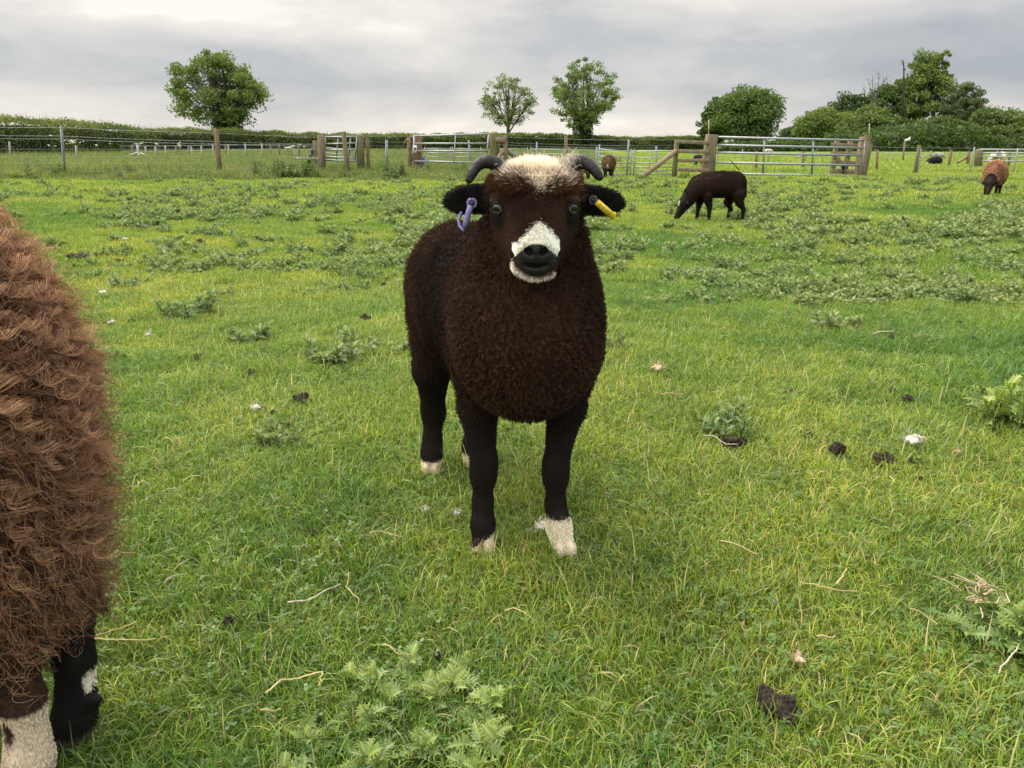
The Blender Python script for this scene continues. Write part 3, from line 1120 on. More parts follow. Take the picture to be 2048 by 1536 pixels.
# ------------------------------------------------------------------ trees
def tree(px, D, py_top, w_px, py_crown_bot, label, group=None, ncl=170, leaves=70, lsize=0.16, col=(0.085, 0.135, 0.034), col2=(0.175, 0.225, 0.060), cr=0.85,
         ivy=0.0, seed=1, trunk_r=0.22, shape=1.0, fork=0.22, tw=1.0, hollow=0.35, name='tree', lean=0.0):
    r = np.random.default_rng(seed)
    base = np.array([(px - 1024) / FPX * (D * CP + 0.2), D, -0.05])
    top = P(px, py_top, D)[2]
    bot = P(px, py_crown_bot, D)[2]
    W = w_px / FPX * D * 0.5
    root = empty(name, base, label, 'tree', group)
    H = top
    ch = (top - bot) * 0.5
    cz = bot + ch
    # cluster centres inside an uneven ellipsoid
    en = VNoise(2.2, 10, seed + 50)
    cl = []
    while len(cl) < ncl:
        d = r.normal(size=3)
        d /= np.linalg.norm(d)
        q = (hollow + (1 - hollow) * r.uniform()) ** 0.6
        k = 1 + 0.16 * en.sc(d[None])[0]
        wz = 1.0 - 0.22 * shape * max(0, d[2]) ** 2
        p = np.array([d[0] * W * q * k * wz, d[1] * W * 0.9 * q * k * wz, cz + d[2] * ch * q * min(k, 1.06)])
        cl.append(p)
    cl = np.array(cl)
    cl[:, 0] += lean * (cl[:, 2] - bot)
    # trunk with limbs
    mb = MB()
    f0 = max(bot * 0.8, H * fork * 0.6)
    nl = 7
    trunk = np.array([[0, 0, 0], [0.05, 0, f0 * 0.5], [0.02, 0.03, f0], [0.1 * r.normal() + lean * f0, 0.1 * r.normal(), f0 + (H - f0) * 0.45], [0.2 * r.normal() + lean * ch, 0.1, f0 + (H - f0) * 0.8]])
    mb.tube(trunk, np.array([1.25, 1, 0.9, 0.5, 0.15]) * trunk_r, 8, (0.085, 0.075, 0.06))
    limbs = []
    for i in range(nl):
        a = i * 6.283 / nl + r.normal(0, 0.3)
        e = np.array([math.cos(a) * W * 0.55, math.sin(a) * W * 0.5, cz + ch * r.uniform(-0.35, 0.45)])
        s0 = np.array([0.02, 0.03, f0 * r.uniform(0.8, 1.25)])
        m = s0 * 0.5 + e * 0.5 + np.array([0, 0, -0.12 * ch]) * 1.0
        m[:2] *= 0.85
        limbs.append((s0, m, e))
        tt = np.linspace(0, 1, 6)[:, None]
        c = s0 * (1 - tt) ** 2 + 2 * m * tt * (1 - tt) + e * tt ** 2
        mb.tube(c, np.linspace(0.5, 0.16, 6) * trunk_r, 6, (0.085, 0.075, 0.06), cap=False)
    for p in cl:
        best = min(limbs, key=lambda q: np.linalg.norm(q[2] - p))
        t = r.uniform(0.35, 1.0)
        s0 = best[0] * (1 - t) ** 2 + 2 * best[1] * t * (1 - t) + best[2] * t ** 2
        m = 0.5 * (s0 + p) + np.array([0, 0, -0.06 * np.linalg.norm(p - s0)])
        mb.tube([s0, m, p], np.array([0.16, 0.1, 0.05]) * trunk_r * tw, 4, (0.085, 0.078, 0.062), cap=False)
    link('trunk', mb.mesh('trunk', M_BARK), root)
    leaves = int(leaves * 1.35)
    n = ncl * leaves
    ci = np.repeat(np.arange(ncl), leaves)
    rad = cr * (W / 4) * r.uniform(0.5, 1.15, ncl)
    pos = cl[ci] + norm(r.normal(size=(n, 3))) * (rad[ci] * 1.05 * r.uniform(0, 1, n) ** 0.45)[:, None] * np.array([1, 1, 0.62])
    V = leaf_quads(pos, r.uniform(0.6, 1.25, n) * lsize * 0.86, r, 0.4).reshape(-1, 3)
    mixw = np.clip(r.uniform(0, 1, ncl)[ci] * 0.7 + r.uniform(0, 0.3, n), 0, 1)[:, None]
    C = np.array(col) * (1 - mixw) + np.array(col2) * mixw
    C = np.repeat(C * r.uniform(0.75, 1.25, (n, 1)), 4, 0)
    link('crown', mesh_np('crown', V, np.arange(n * 4).reshape(-1, 4), M_TREE, C), root)
    if ivy:
        n = 3800
        z = r.uniform(0.2, H * ivy, n)
        rr = (0.35 + 0.75 * np.sin(np.clip(z / (H * ivy), 0, 1) * 2.6)) * W * 0.28
        a = r.uniform(0, 6.28, n)
        pos = np.column_stack([np.cos(a) * rr * np.sqrt(r.uniform(0, 1, n)), np.sin(a) * rr * np.sqrt(r.uniform(0, 1, n)), z])
        V = leaf_quads(pos, r.uniform(0.09, 0.17, n), r).reshape(-1, 3)
        C = np.repeat(np.array([0.030, 0.052, 0.018]) * r.uniform(0.7, 1.4, (n, 1)), 4, 0)
        link('ivy', mesh_np('ivy', V, np.arange(n * 4).reshape(-1, 4), M_TREE, C), root)
    return root


tree(460, 68, 78, 200, 256, 'round topped green tree with dark ivied trunk rising from the hedge on the left', ncl=230, leaves=58, lsize=0.14, ivy=0.55, seed=3, trunk_r=0.3, cr=0.70, hollow=0.45, fork=0.16)
tree(1016, 104, 149, 110, 252, 'small airy tree with thin pale foliage behind the hedge, left of a taller tree', ncl=130, leaves=30, lsize=0.15, col=(0.11, 0.15, 0.055), col2=(0.19, 0.225, 0.09), seed=4, trunk_r=0.24, cr=0.66, hollow=0.45, tw=1.4)
tree(1165, 102, 114, 136, 268, 'tall upright tree with dark ivied stems behind the hedge above the head of the lamb', ncl=190, leaves=46, lsize=0.165, ivy=0.42, seed=5, trunk_r=0.3, shape=0.6, cr=0.66, hollow=0.45)
tree(1488, 98, 172, 136, 290, 'broad dense rounded tree behind the left end of the long gate', ncl=240, leaves=90, lsize=0.22, cr=1.25, seed=6, hollow=0.25, col=(0.070, 0.120, 0.032), col2=(0.12, 0.175, 0.05), trunk_r=0.3)
tree(1428, 100, 196, 58, 292, 'narrow dark tree pressed against the left side of the broad rounded tree', ncl=90, leaves=80, lsize=0.2, cr=1.3, seed=7, col=(0.045, 0.08, 0.025), col2=(0.07, 0.11, 0.035))
tree(1640, 100, 210, 124, 296, 'low rounded bushy tree behind the right half of the long gate', ncl=190, leaves=80, lsize=0.2, cr=1.2, seed=8, hollow=0.2)
GW = 'trees massed behind the right paddock'
tree(1822, 104, 100, 118, 262, 'tallest tree of the right hand mass with an open leafy top', GW, ncl=200, leaves=75, lsize=0.2, cr=1.0, seed=9, shape=2.6, lean=0.05, trunk_r=0.35)
tree(1856, 104, 94, 44, 190, 'thin leafy top leaning out above the tallest tree of the right hand mass', GW, ncl=46, leaves=48, lsize=0.2, cr=1.2, seed=21)
tree(1765, 106, 165, 110, 285, 'dark broad tree left of the tallest tree in the right hand mass', GW, ncl=170, leaves=80, lsize=0.21, cr=1.15, seed=10, col=(0.06, 0.10, 0.03), col2=(0.10, 0.15, 0.045), shape=1.5)
tree(1700, 108, 188, 110, 290, 'very dark low tree at the back between the gate and the right hand mass', GW, ncl=120, leaves=70, lsize=0.22, cr=1.2, seed=11, col=(0.04, 0.07, 0.024), col2=(0.06, 0.095, 0.03))
tree(1905, 100, 165, 92, 290, 'grey green willowy tree right of the tallest tree in the mass', GW, ncl=170, leaves=75, lsize=0.17, cr=1.1, seed=12, col=(0.085, 0.115, 0.055), col2=(0.13, 0.16, 0.075))
tree(1730, 94, 218, 110, 302, 'yellowish rounded bush tree just behind the right gate post', GW, ncl=140, leaves=80, lsize=0.2, cr=1.2, seed=13, col=(0.085, 0.135, 0.035), col2=(0.15, 0.195, 0.055))
tree(1830, 92, 240, 150, 308, 'dark green low spreading tree in front of the tallest tree', GW, ncl=150, leaves=80, lsize=0.2, cr=1.15, seed=14, col=(0.05, 0.088, 0.025), col2=(0.085, 0.13, 0.036))
tree(1890, 90, 228, 110, 308, 'dense sallow bush below the grey green willowy tree', GW, ncl=140, leaves=80, lsize=0.19, cr=1.15, seed=15, col=(0.075, 0.115, 0.035), col2=(0.125, 0.165, 0.055))
tree(1985, 92, 218, 120, 308, 'bright topped bushy tree beside the gap in the right hand mass', GW, ncl=170, leaves=80, lsize=0.2, cr=1.15, seed=16, col=(0.065, 0.105, 0.03), col2=(0.14, 0.185, 0.055))
tree(2075, 94, 212, 120, 308, 'bushy tree cut by the right picture edge', GW, ncl=150, leaves=80, lsize=0.2, cr=1.15, seed=17, col=(0.065, 0.105, 0.03), col2=(0.14, 0.185, 0.055))
tree(1590, 118, 244, 70, 298, 'distant dull green tree in the dip between the two rounded trees', ncl=80, leaves=60, lsize=0.24, cr=1.2, seed=18, col=(0.06, 0.09, 0.045), col2=(0.08, 0.11, 0.055))


def dark_undergrowth():
    r = np.random.default_rng(4)
    n = 26000
    px = r.uniform(1420, 2200, n)
    D = r.uniform(82, 92, n)
    x = (px - 1024) / FPX * D
    hN = VNoise(0.5, 8, 9)
    hh = 1.9 + 0.8 * hN.sc(np.column_stack([x, D * 0.2, 0 * x]))
    hh *= np.where(px < 1620, 0.45, 1.0)
    z = r.uniform(0, 1, n) * hh
    V = leaf_quads(np.column_stack([x, D, z]), r.uniform(0.14, 0.3, n), r).reshape(-1, 3)
    C = np.repeat(np.array([0.055, 0.088, 0.026]) * r.uniform(0.5, 1.7, (n, 1)), 4, 0)
    tag(link('undergrowth', mesh_np('undergrowth', V, np.arange(n * 4).reshape(-1, 4), M_TREE, C)),
        'dark tangled undergrowth along the foot of the far trees', 'undergrowth', kind='stuff')


dark_undergrowth()


def dead_tree():
    base = np.array([(1800 - 1024) / FPX * 100, 101, 0.0])
    root = empty('dead_tree', base, 'bare dead snag sticking up out of the dark trees on the right', 'dead tree')
    mb = MB()
    a, b = P(1805, 205, 101), P(1807, 120, 101)
    m = 0.5 * (a + b) + np.array([0.12, 0, 0])
    mb.tube([base, a, m, b], [0.2, 0.13, 0.10, 0.06], 6, (0.06, 0.045, 0.035))
    mb.tube([m + [0, 0, 1.2], b + np.array([-0.35, 0, 0.1])], [0.05, 0.03], 5, (0.06, 0.045, 0.035))
    mb.obj('trunk', M_BARK, root)
    base = np.array([(1745 - 1024) / FPX * 103, 103, 0.0])
    root = empty('dead_tree', base, 'pale leafless twiggy treetop left of the dead snag', 'dead tree')
    r = np.random.default_rng(2)
    mb = MB()
    st = P(1748, 205, 103)
    mb.tube([base, st], [0.25, 0.15], 6, (0.12, 0.105, 0.09))
    mb.obj('trunk', M_BARK, root)
    mb = MB()
    for ex, ey in ((1735, 158), (1745, 150), (1757, 145), (1768, 152), (1775, 145), (1782, 160), (1728, 170), (1752, 165)):
        e = P(ex, ey, 103)
        m = 0.5 * (st + e) + r.normal(0, 0.3, 3)
        mb.tube([st, m, e], [0.05, 0.035, 0.02], 4, (0.13, 0.115, 0.10), cap=False)
        for q in range(4):
            s = m + (e - m) * r.uniform(0, 0.9)
            mb.tube([s, s + np.array([r.normal(0, 0.5), 0, r.uniform(0.2, 0.8)])], [0.025, 0.012], 3, (0.13, 0.115, 0.10), cap=False)
    mb.obj('branches', M_BARK, root)


dead_tree()

#PART2
# ------------------------------------------------------------------ implicit-surface modelling for the animals
class SDF:
    def __init__(s, lo, hi, h):
        s.lo = np.array(lo, np.float32)
        s.h = h
        s.n = np.ceil((np.array(hi) - np.array(lo)) / h).astype(int) + 1
        s.ax = [s.lo[i] + h * np.arange(s.n[i], dtype=np.float32) for i in range(3)]
        s.F = np.full(s.n, 0.5, np.float32)

    def box(s, lo, hi, m):
        a = np.clip(np.floor((np.array(lo) - m - s.lo) / s.h).astype(int), 0, s.n)
        b = np.clip(np.ceil((np.array(hi) + m - s.lo) / s.h).astype(int) + 1, 0, s.n)
        return tuple(slice(a[i], b[i]) for i in range(3))

    def grid(s, sl):
        return np.meshgrid(*[s.ax[i][sl[i]] for i in range(3)], indexing='ij', sparse=True)

    def put(s, sl, d, k, sub=False):
        f = s.F[sl]
        if sub:
            g = -d
            hh = np.clip(0.5 - 0.5 * (f - g) / k, 0, 1)
            s.F[sl] = f * (1 - hh) + g * hh + k * hh * (1 - hh)
        else:
            hh = np.clip(0.5 + 0.5 * (f - d) / k, 0, 1)
            s.F[sl] = f * (1 - hh) + d * hh - k * hh * (1 - hh)

    def rc(s, a, b, ra, rb, k=0.03, sub=False):
        a, b = np.array(a, float), np.array(b, float)
        rm = max(ra, rb)
        sl = s.box(np.minimum(a, b) - rm, np.maximum(a, b) + rm, k + 3 * s.h)
        X, Y, Z = s.grid(sl)
        ba = b - a
        L2 = ba @ ba
        t = np.clip(((X - a[0]) * ba[0] + (Y - a[1]) * ba[1] + (Z - a[2]) * ba[2]) / L2, 0, 1)
        d = np.sqrt((X - a[0] - t * ba[0]) ** 2 + (Y - a[1] - t * ba[1]) ** 2 + (Z - a[2] - t * ba[2]) ** 2) - (ra + (rb - ra) * t)
        s.put(sl, d, k, sub)

    def chain(s, pts, k=0.03):
        for p, q in zip(pts[:-1], pts[1:]):
            s.rc(p[:3], q[:3], p[3], q[3], k)

    def ell(s, c, r, k=0.03, rot=None, sub=False):
        c, r = np.array(c, float), np.array(r, float)
        rm = r.max() if rot is not None else r
        sl = s.box(c - rm, c + rm, k + 3 * s.h)
        X, Y, Z = s.grid(sl)
        X, Y, Z = X - c[0], Y - c[1], Z - c[2]
        if rot is not None:
            M = np.array(Euler(rot).to_matrix().transposed())
            X, Y, Z = (M[i, 0] * X + M[i, 1] * Y + M[i, 2] * Z for i in range(3))
        k0 = np.sqrt((X / r[0]) ** 2 + (Y / r[1]) ** 2 + (Z / r[2]) ** 2)
        k1 = np.sqrt((X / r[0] ** 2) ** 2 + (Y / r[1] ** 2) ** 2 + (Z / r[2] ** 2) ** 2)
        s.put(sl, (k0 * (k0 - 1) / (k1 + 1e-9)).astype(np.float32), k, sub)

    def surface(s, smooth=2):
        f = s.F
        ins = f < 0
        nx, ny, nz = s.n
        cnt = np.zeros((nx - 1, ny - 1, nz - 1), np.int8)
        for a in (0, 1):
            for b in (0, 1):
                for c in (0, 1):
                    cnt += ins[a:nx - 1 + a, b:ny - 1 + b, c:nz - 1 + c]
        act = (cnt > 0) & (cnt < 8)
        I = np.argwhere(act)
        vid = np.full(act.shape, -1, np.int32)
        vid[act] = np.arange(len(I))
        acc = np.zeros((len(I), 3))
        num = np.zeros(len(I))
        corners = [(a, b, c) for a in (0, 1) for b in (0, 1) for c in (0, 1)]
        for p in corners:
            for ax in range(3):
                if p[ax]:
                    continue
                q = list(p)
                q[ax] = 1
                fa = f[I[:, 0] + p[0], I[:, 1] + p[1], I[:, 2] + p[2]]
                fb = f[I[:, 0] + q[0], I[:, 1] + q[1], I[:, 2] + q[2]]
                m = (fa < 0) != (fb < 0)
                t = np.where(m, fa / np.where(m, fa - fb, 1), 0)
                pt = np.array(p, float)[None].repeat(len(I), 0)
                pt[:, ax] += t
                acc[m] += pt[m]
                num[m] += 1
        V = (I + acc / num[:, None]) * s.h + s.lo
        Q = []
        for ax in range(3):
            o1, o2 = [(1, 2), (2, 0), (0, 1)][ax]
            sl0 = [slice(None)] * 3
            sl1 = [slice(None)] * 3
            sl0[ax] = slice(0, -1)
            sl1[ax] = slice(1, None)
            A, B = ins[tuple(sl0)], ins[tuple(sl1)]
            E = np.argwhere(A != B)
            ok = (E[:, o1] > 0) & (E[:, o2] > 0) & (E[:, o1] < s.n[o1] - 1) & (E[:, o2] < s.n[o2] - 1)
            E = E[ok]
            flip = A[E[:, 0], E[:, 1], E[:, 2]]

            def cell(d1, d2):
                c = E.copy()
                c[:, o1] -= d1
                c[:, o2] -= d2
                return vid[c[:, 0], c[:, 1], c[:, 2]]
            q = np.stack([cell(1, 1), cell(0, 1), cell(0, 0), cell(1, 0)], -1)
            q[~flip] = q[~flip][:, ::-1]
            Q.append(q)
        Q = np.vstack(Q)
        Q = Q[(Q >= 0).all(1)]
        for _ in range(smooth):
            S = np.zeros_like(V)
            n = np.zeros(len(V))
            for a, b in ((0, 1), (1, 2), (2, 3), (3, 0)):
                np.add.at(S, Q[:, a], V[Q[:, b]])
                np.add.at(n, Q[:, a], 1)
            V = 0.5 * V + 0.5 * S / np.maximum(n, 1)[:, None]
        return V, Q


def vnormals(V, Q):
    fn = np.cross(V[Q[:, 2]] - V[Q[:, 0]], V[Q[:, 3]] - V[Q[:, 1]])
    N_ = np.zeros_like(V)
    for i in range(4):
        np.add.at(N_, Q[:, i], fn)
    return norm(N_), np.linalg.norm(fn, axis=1) * 0.5


def sample(V, Q, n, r, wfn=None):
    vn, area = vnormals(V, Q)
    if wfn is not None:
        area = area * wfn(V[Q].mean(1))
    fi = r.choice(len(Q), n, p=area / area.sum())
    a, b = r.uniform(0, 1, (n, 1)), r.uniform(0, 1, (n, 1))
    q = Q[fi]
    w = [(1 - a) * (1 - b), a * (1 - b), a * b, (1 - a) * b]
    p = sum(w[i] * V[q[:, i]] for i in range(4))
    nn = norm(sum(w[i] * vn[q[:, i]] for i in range(4)))
    return p, nn


def hair_obj(name, pts, rad, col, mat, parent):
    n, k, _ = pts.shape
    hc = bpy.data.hair_curves.new(name)
    hc.add_curves([k] * n)
    hc.position_data.foreach_set('vector', np.ascontiguousarray(pts, np.float32).ravel())
    a = hc.attributes.get('radius') or hc.attributes.new('radius', 'FLOAT', 'POINT')
    a.data.foreach_set('value', np.ascontiguousarray(np.broadcast_to(rad, (n, k)), np.float32).ravel())
    a = hc.attributes.new('col', 'FLOAT_COLOR', 'CURVE')
    c = np.ones((n, 4), np.float32)
    c[:, :3] = col
    a.data.foreach_set('color', c.ravel())
    hc.materials.append(mat)
    o = link(name, hc, parent)
    return o


def fur(p, nn, L, comb, kcomb, clump, lock_r, crimp, r, pts=5, rad=0.0004, turns=1.5, jitter=0.25):
    """strands that gather into locks"""
    n = len(p)
    L = np.broadcast_to(np.asarray(L, float), (n,))
    d0 = norm(nn + comb * np.reshape(kcomb, (-1, 1)) + r.normal(0, jitter, (n, 3)))
    m = max(8, int(n * 0.5))
    # lock centres by thinning
    sel = r.permutation(n)[:m]
    key = np.floor(p[sel] / lock_r).astype(np.int64)
    _, first = np.unique(key[:, 0] * 73856093 ^ key[:, 1] * 19349663 ^ key[:, 2] * 83492791, return_index=True)
    sel = sel[first]
    kd = KDTree(len(sel))
    for i, q in enumerate(sel):
        kd.insert(p[q], i)
    kd.balance()
    li = sel[np.array([kd.find(q)[1] for q in p])]
    dl = norm(nn[li] + comb[li] * np.reshape(np.broadcast_to(kcomb, (n,)), (-1, 1))[li] + r.normal(0, 0.33, (n, 3))[li])
    Ll = L[li] * r.uniform(0.75, 1.25, n)[li]
    ph = r.uniform(0, 6.28, n)[li]
    u = norm(np.cross(dl, r.normal(size=(n, 3))[li]))
    v = np.cross(dl, u)
    tt = np.linspace(0, 1, pts)
    out = np.zeros((n, pts, 3))
    crimp = np.broadcast_to(np.asarray(crimp, float), (n,))
    clump = np.broadcast_to(np.asarray(clump, float), (n,))
    for i, t in enumerate(tt):
        a = p + d0 * (L * t)[:, None]
        an = ph + turns * 6.283 * t
        b = p[li] + dl * (Ll * t)[:, None] + (u * np.cos(an)[:, None] + v * np.sin(an)[:, None]) * (crimp * min(1, t * 2))[:, None]
        w = (clump * t ** 0.8)[:, None]
        out[:, i] = a * (1 - w) + b * w
    rr = rad * (1 - 0.65 * tt ** 2)[None] * np.ones((n, 1))
    return out, rr, li


def sph(c, r, rings=10, seg=16):
    V, F = [], []
    for i in range(rings + 1):
        th = math.pi * i / rings
        for j in range(seg):
            ph = 2 * math.pi * j / seg
            V.append([math.sin(th) * math.cos(ph), math.sin(th) * math.sin(ph), math.cos(th)])
    for i in range(rings):
        for j in range(seg):
            F.append([i * seg + j, (i + 1) * seg + j, (i + 1) * seg + (j + 1) % seg, i * seg + (j + 1) % seg])
    return np.array(V) * np.array(r) + np.array(c), F


# ------------------------------------------------------------------ the lamb
HX = 0.040   # x of the head's middle plane


def lamb():
    r = np.random.default_rng(42)
    S = SDF((-0.34, 1.21, -0.012), (0.27, 2.16, 0.86), 0.004)
    # trunk
    S.ell((0.026, 1.545, 0.505), (0.150, 0.165, 0.178), 0.05, (0, 0, 0.35))
    S.ell((0.030, 1.470, 0.470), (0.118, 0.10, 0.135), 0.06)
    S.ell((-0.056, 1.73, 0.490), (0.152, 0.20, 0.168), 0.06, (0, 0, 0.4))
    S.ell((-0.128, 1.915, 0.505), (0.128, 0.165, 0.155), 0.06, (0, 0, 0.4))
    S.ell((-0.035, 1.72, 0.60), (0.08, 0.20, 0.06), 0.06, (0, 0, 0.4))
    S.ell((-0.185, 2.07, 0.50), (0.03, 0.03, 0.07), 0.03)
    # neck
    S.rc((0.028, 1.545, 0.585), (HX, 1.465, 0.715), 0.120, 0.082, 0.06)
    S.rc((0.032, 1.490, 0.52), (HX, 1.455, 0.66), 0.106, 0.082, 0.05)
    # head
    S.ell((HX, 1.425, 0.745), (0.076, 0.078, 0.058), 0.03)
    S.ell((HX, 1.425, 0.768), (0.064, 0.060, 0.034), 0.03)
    S.rc((HX, 1.385, 0.735), (HX, 1.305, 0.668), 0.058, 0.028, 0.03)
    S.rc((HX, 1.41, 0.695), (HX, 1.315, 0.640), 0.060, 0.028, 0.03)      # jaw
    S.ell((HX, 1.296, 0.666), (0.029, 0.025, 0.026), 0.015)              # nose pad
    S.ell((HX, 1.306, 0.634), (0.029, 0.026, 0.017), 0.012)              # lips / chin
    S.ell((HX - 0.019, 1.304, 0.645), (0.0140, 0.022, 0.018), 0.012)
    S.ell((HX + 0.019, 1.304, 0.645), (0.0140, 0.022, 0.018), 0.012)
    S.rc((HX, 1.385, 0.765), (HX, 1.318, 0.697), 0.036, 0.024, 0.025)    # bridge
    for sg in (-1, 1):
        S.ell((HX + sg * 0.055, 1.388, 0.750), (0.022, 0.022, 0.016), 0.018)      # brow
        S.ell((HX + sg * 0.053, 1.380, 0.722), (0.018, 0.02, 0.012), 0.014)      # cheekbone
        S.ell((HX + sg * 0.0650, 1.370, 0.734), (0.015, 0.014, 0.012), 0.005, sub=True)
        S.ell((HX + sg * 0.060, 1.372, 0.7500), (0.021, 0.014, 0.0085), 0.006, (0, sg * 0.25, 0))
        S.ell((HX + sg * 0.0125, 1.272, 0.6665), (0.0098, 0.018, 0.0052), 0.003, (0, sg * -0.6, 0), sub=True)  # nostrils
        S.ell((HX + sg * 0.0175, 1.276, 0.671), (0.0035, 0.010, 0.006), 0.004, sub=True)
        # ears: thin dished leaves
        c = np.array([HX + sg * 0.113, 1.432, 0.750 - 0.002 * sg])
        rt_ = (0.12, sg * 0.12, sg * 0.20)
        S.ell(c, (0.042, 0.008, 0.027), 0.012, rt_)
        S.ell(c + [sg * 0.022, 0.004, -0.002], (0.031, 0.007, 0.017), 0.014, rt_)
        S.ell(c + [sg * 0.002, -0.0120, 0.001], (0.034, 0.009, 0.0195), 0.006, rt_, sub=True)
        S.rc((HX + sg * 0.06, 1.436, 0.757), (HX + sg * 0.095, 1.434, 0.752), 0.024, 0.016, 0.02)
    S.ell((HX, 1.270, 0.6425), (0.029, 0.022, 0.0030), 0.003, sub=True)   # mouth line
    S.rc((HX, 1.266, 0.662), (HX, 1.268, 0.644), 0.0022, 0.0022, 0.004, sub=True)
    # legs
    S.chain([(-0.062, 1.565, 0.43, 0.072), (-0.072, 1.555, 0.32, 0.035), (-0.060, 1.535, 0.195, 0.0235), (-0.062, 1.537, 0.165, 0.0225),
             (-0.064, 1.54, 0.10, 0.0175), (-0.064, 1.530, 0.055, 0.0210), (-0.064, 1.520, 0.030, 0.0205)], 0.022)
    S.chain([(0.118, 1.565, 0.43, 0.070), (0.114, 1.550, 0.32, 0.034), (0.094, 1.530, 0.195, 0.0225), (0.094, 1.530, 0.165, 0.0215),
             (0.095, 1.532, 0.10, 0.0175), (0.101, 1.520, 0.058, 0.0225), (0.108, 1.507, 0.030, 0.0230)], 0.022)
    S.chain([(-0.180, 1.925, 0.42, 0.082), (-0.205, 1.905, 0.30, 0.042), (-0.212, 1.965, 0.175, 0.0270), (-0.212, 1.968, 0.15, 0.0255),
             (-0.216, 1.960, 0.085, 0.0205), (-0.218, 1.950, 0.050, 0.0235), (-0.218, 1.938, 0.028, 0.0240)], 0.022)
    S.chain([(-0.06, 2.00, 0.42, 0.080), (-0.07, 1.985, 0.30, 0.050), (-0.085, 2.04, 0.175, 0.031), (-0.088, 2.04, 0.15, 0.030),
             (-0.098, 2.02, 0.085, 0.025), (-0.105, 2.00, 0.050, 0.028), (-0.107, 1.985, 0.028, 0.027)], 0.022)
    for cx, cy_, yaw in ((-0.064, 1.512, 0.0), (0.114, 1.495, 0.15), (-0.220, 1.930, 0.1), (-0.108, 1.975, 0.1)):
        for sg in (-1, 1):
            S.ell((cx + sg * 0.0115, cy_ - 0.004, 0.012), (0.0120, 0.024, 0.020), 0.006, (0, 0, yaw))
        S.ell((cx, cy_ - 0.030, 0.010), (0.0025, 0.018, 0.03), 0.004, sub=True)
    V, Q = S.surface(1)

    bN = VNoise(6, 10, 2)
    sN = VNoise(40, 10, 6)
    A, B = np.array([HX, 1.405, 0.75]), np.array([HX, 1.30, 0.655])

    def regions(p):
        x, y, z = p.T
        s = x - HX
        t = np.clip(((p - A) @ (B - A)) / ((B - A) @ (B - A)), 0, 1)
        dax = np.linalg.norm(p - A - t[:, None] * (B - A), axis=1)
        head = (y < 1.49) & (z > 0.60)
        ear = (np.abs(s) > 0.082) & (y < 1.475) & (z > 0.70)
        face = head & ~ear & (y < 1.405 - 0.25 * np.maximum(0, z - 0.74)) & (dax < 0.085) & (z < 0.762) & (np.abs(s) < 0.074 - 0.3 * np.maximum(0, 0.70 - z) + 0.004)
        crown = (z > 0.753 + 0.006 * sN.sc(p * 0.5) + 0.06 * np.abs(s)) & (y < 1.50) & ~ear
        leg = (z < 0.335) & (y > 1.0)
        return s, head, ear, face, crown, leg

    def nosezone(p):
        s = p[:, 0] - HX
        z = p[:, 2]
        hw = 0.0345 * (1 - 0.42 * np.clip((z - 0.656) / 0.026, 0, 1))
        e = np.sqrt((s / hw) ** 2 + ((z - 0.6535) / 0.0275) ** 2)
        return e, p[:, 1] < 1.335

    def colour(p, rnd):
        x, y, z = p.T
        s, head, ear, face, crown, leg = regions(p)
        n1_, n2_ = bN.sc(p), sN.sc(p)
        C = np.array([0.046, 0.0228, 0.0122]) * (1 + 0.30 * n1_ + 0.22 * n2_)[:, None]
        red = np.clip(n1_ * 0.6 + (z - 0.45) * 1.2, 0, 1)[:, None] * np.clip((y - 1.5) / 0.1, 0, 1)[:, None]
        C = C * (1 - 0.5 * red) + np.array([0.125, 0.060, 0.031]) * 0.5 * red
        k = np.clip((0.40 - z) / 0.15, 0, 1)[:, None]
        C = C * (1 - k) + np.array([0.017, 0.0115, 0.009]) * k
        C[face] = (np.array([0.040, 0.0198, 0.0110]) * (1 + 0.25 * n2_)[:, None])[face]
        # black skin round the eyes and down to the nose
        for sg in (-1, 1):
            de = np.linalg.norm((p - np.array([HX + sg * 0.060, 1.374, 0.726])) / np.array([1.0, 1.2, 1.35]), axis=1)
            kk = np.clip(1 - (de - 0.016) / 0.012, 0, 1)[:, None]
            C = C * (1 - kk) + np.array([0.013, 0.011, 0.011]) * kk
        # crown: rufous fringe below, cream on top
        fz = np.clip((z - 0.752 + 0.006 * n2_ + 0.004 * rnd) / 0.026, 0, 1)[:, None]
        C = np.where(crown[:, None], np.array([0.036, 0.0170, 0.0090]) * (1 - fz) + np.array([0.085, 0.040, 0.020]) * fz, C)
        dip = 0.030 * np.exp(-((s - 0.006) / 0.017) ** 2)
        cz = z - (0.794 - dip) + 0.35 * (1.40 - y) * 0 + rnd * 0.010 + n2_ * 0.004
        kk = np.clip(cz / 0.016, 0, 1)[:, None] * (crown & (np.abs(s) < 0.068))[:, None]
        C = C * (1 - kk) + np.array([0.76, 0.67, 0.55]) * kk
        ek = np.broadcast_to(ear[:, None], C.shape)
        C = np.where(ek, np.array([0.010, 0.008, 0.007]), C)
        # muzzle
        e, fr = nosezone(p)
        wtop = 0.715 - z + rnd * 0.003
        white = (y < 1.375) & (wtop > 0) & (np.abs(s - 0.005 * (z > 0.68)) < 0.003 + wtop * 0.82) & (e > 1) & (z > 0.652) & (np.abs(s) < 0.0345)
        chin = fr & (e > 1.05) & (e < 1.16 + 0.05 * rnd) & (z <= 0.645 + 0.004 * rnd) & (rnd > -0.9 + 30 * np.maximum(0, s)) & (s < 0.030) & (s > -0.041 - 0.2 * rnd * 0.01) & (e > 1.0 + 0.10 * (s > 0))
        C[white | chin] = np.array([0.74, 0.66, 0.57])
        C[fr & (e <= 1.0)] = np.array([0.0115, 0.0105, 0.011])
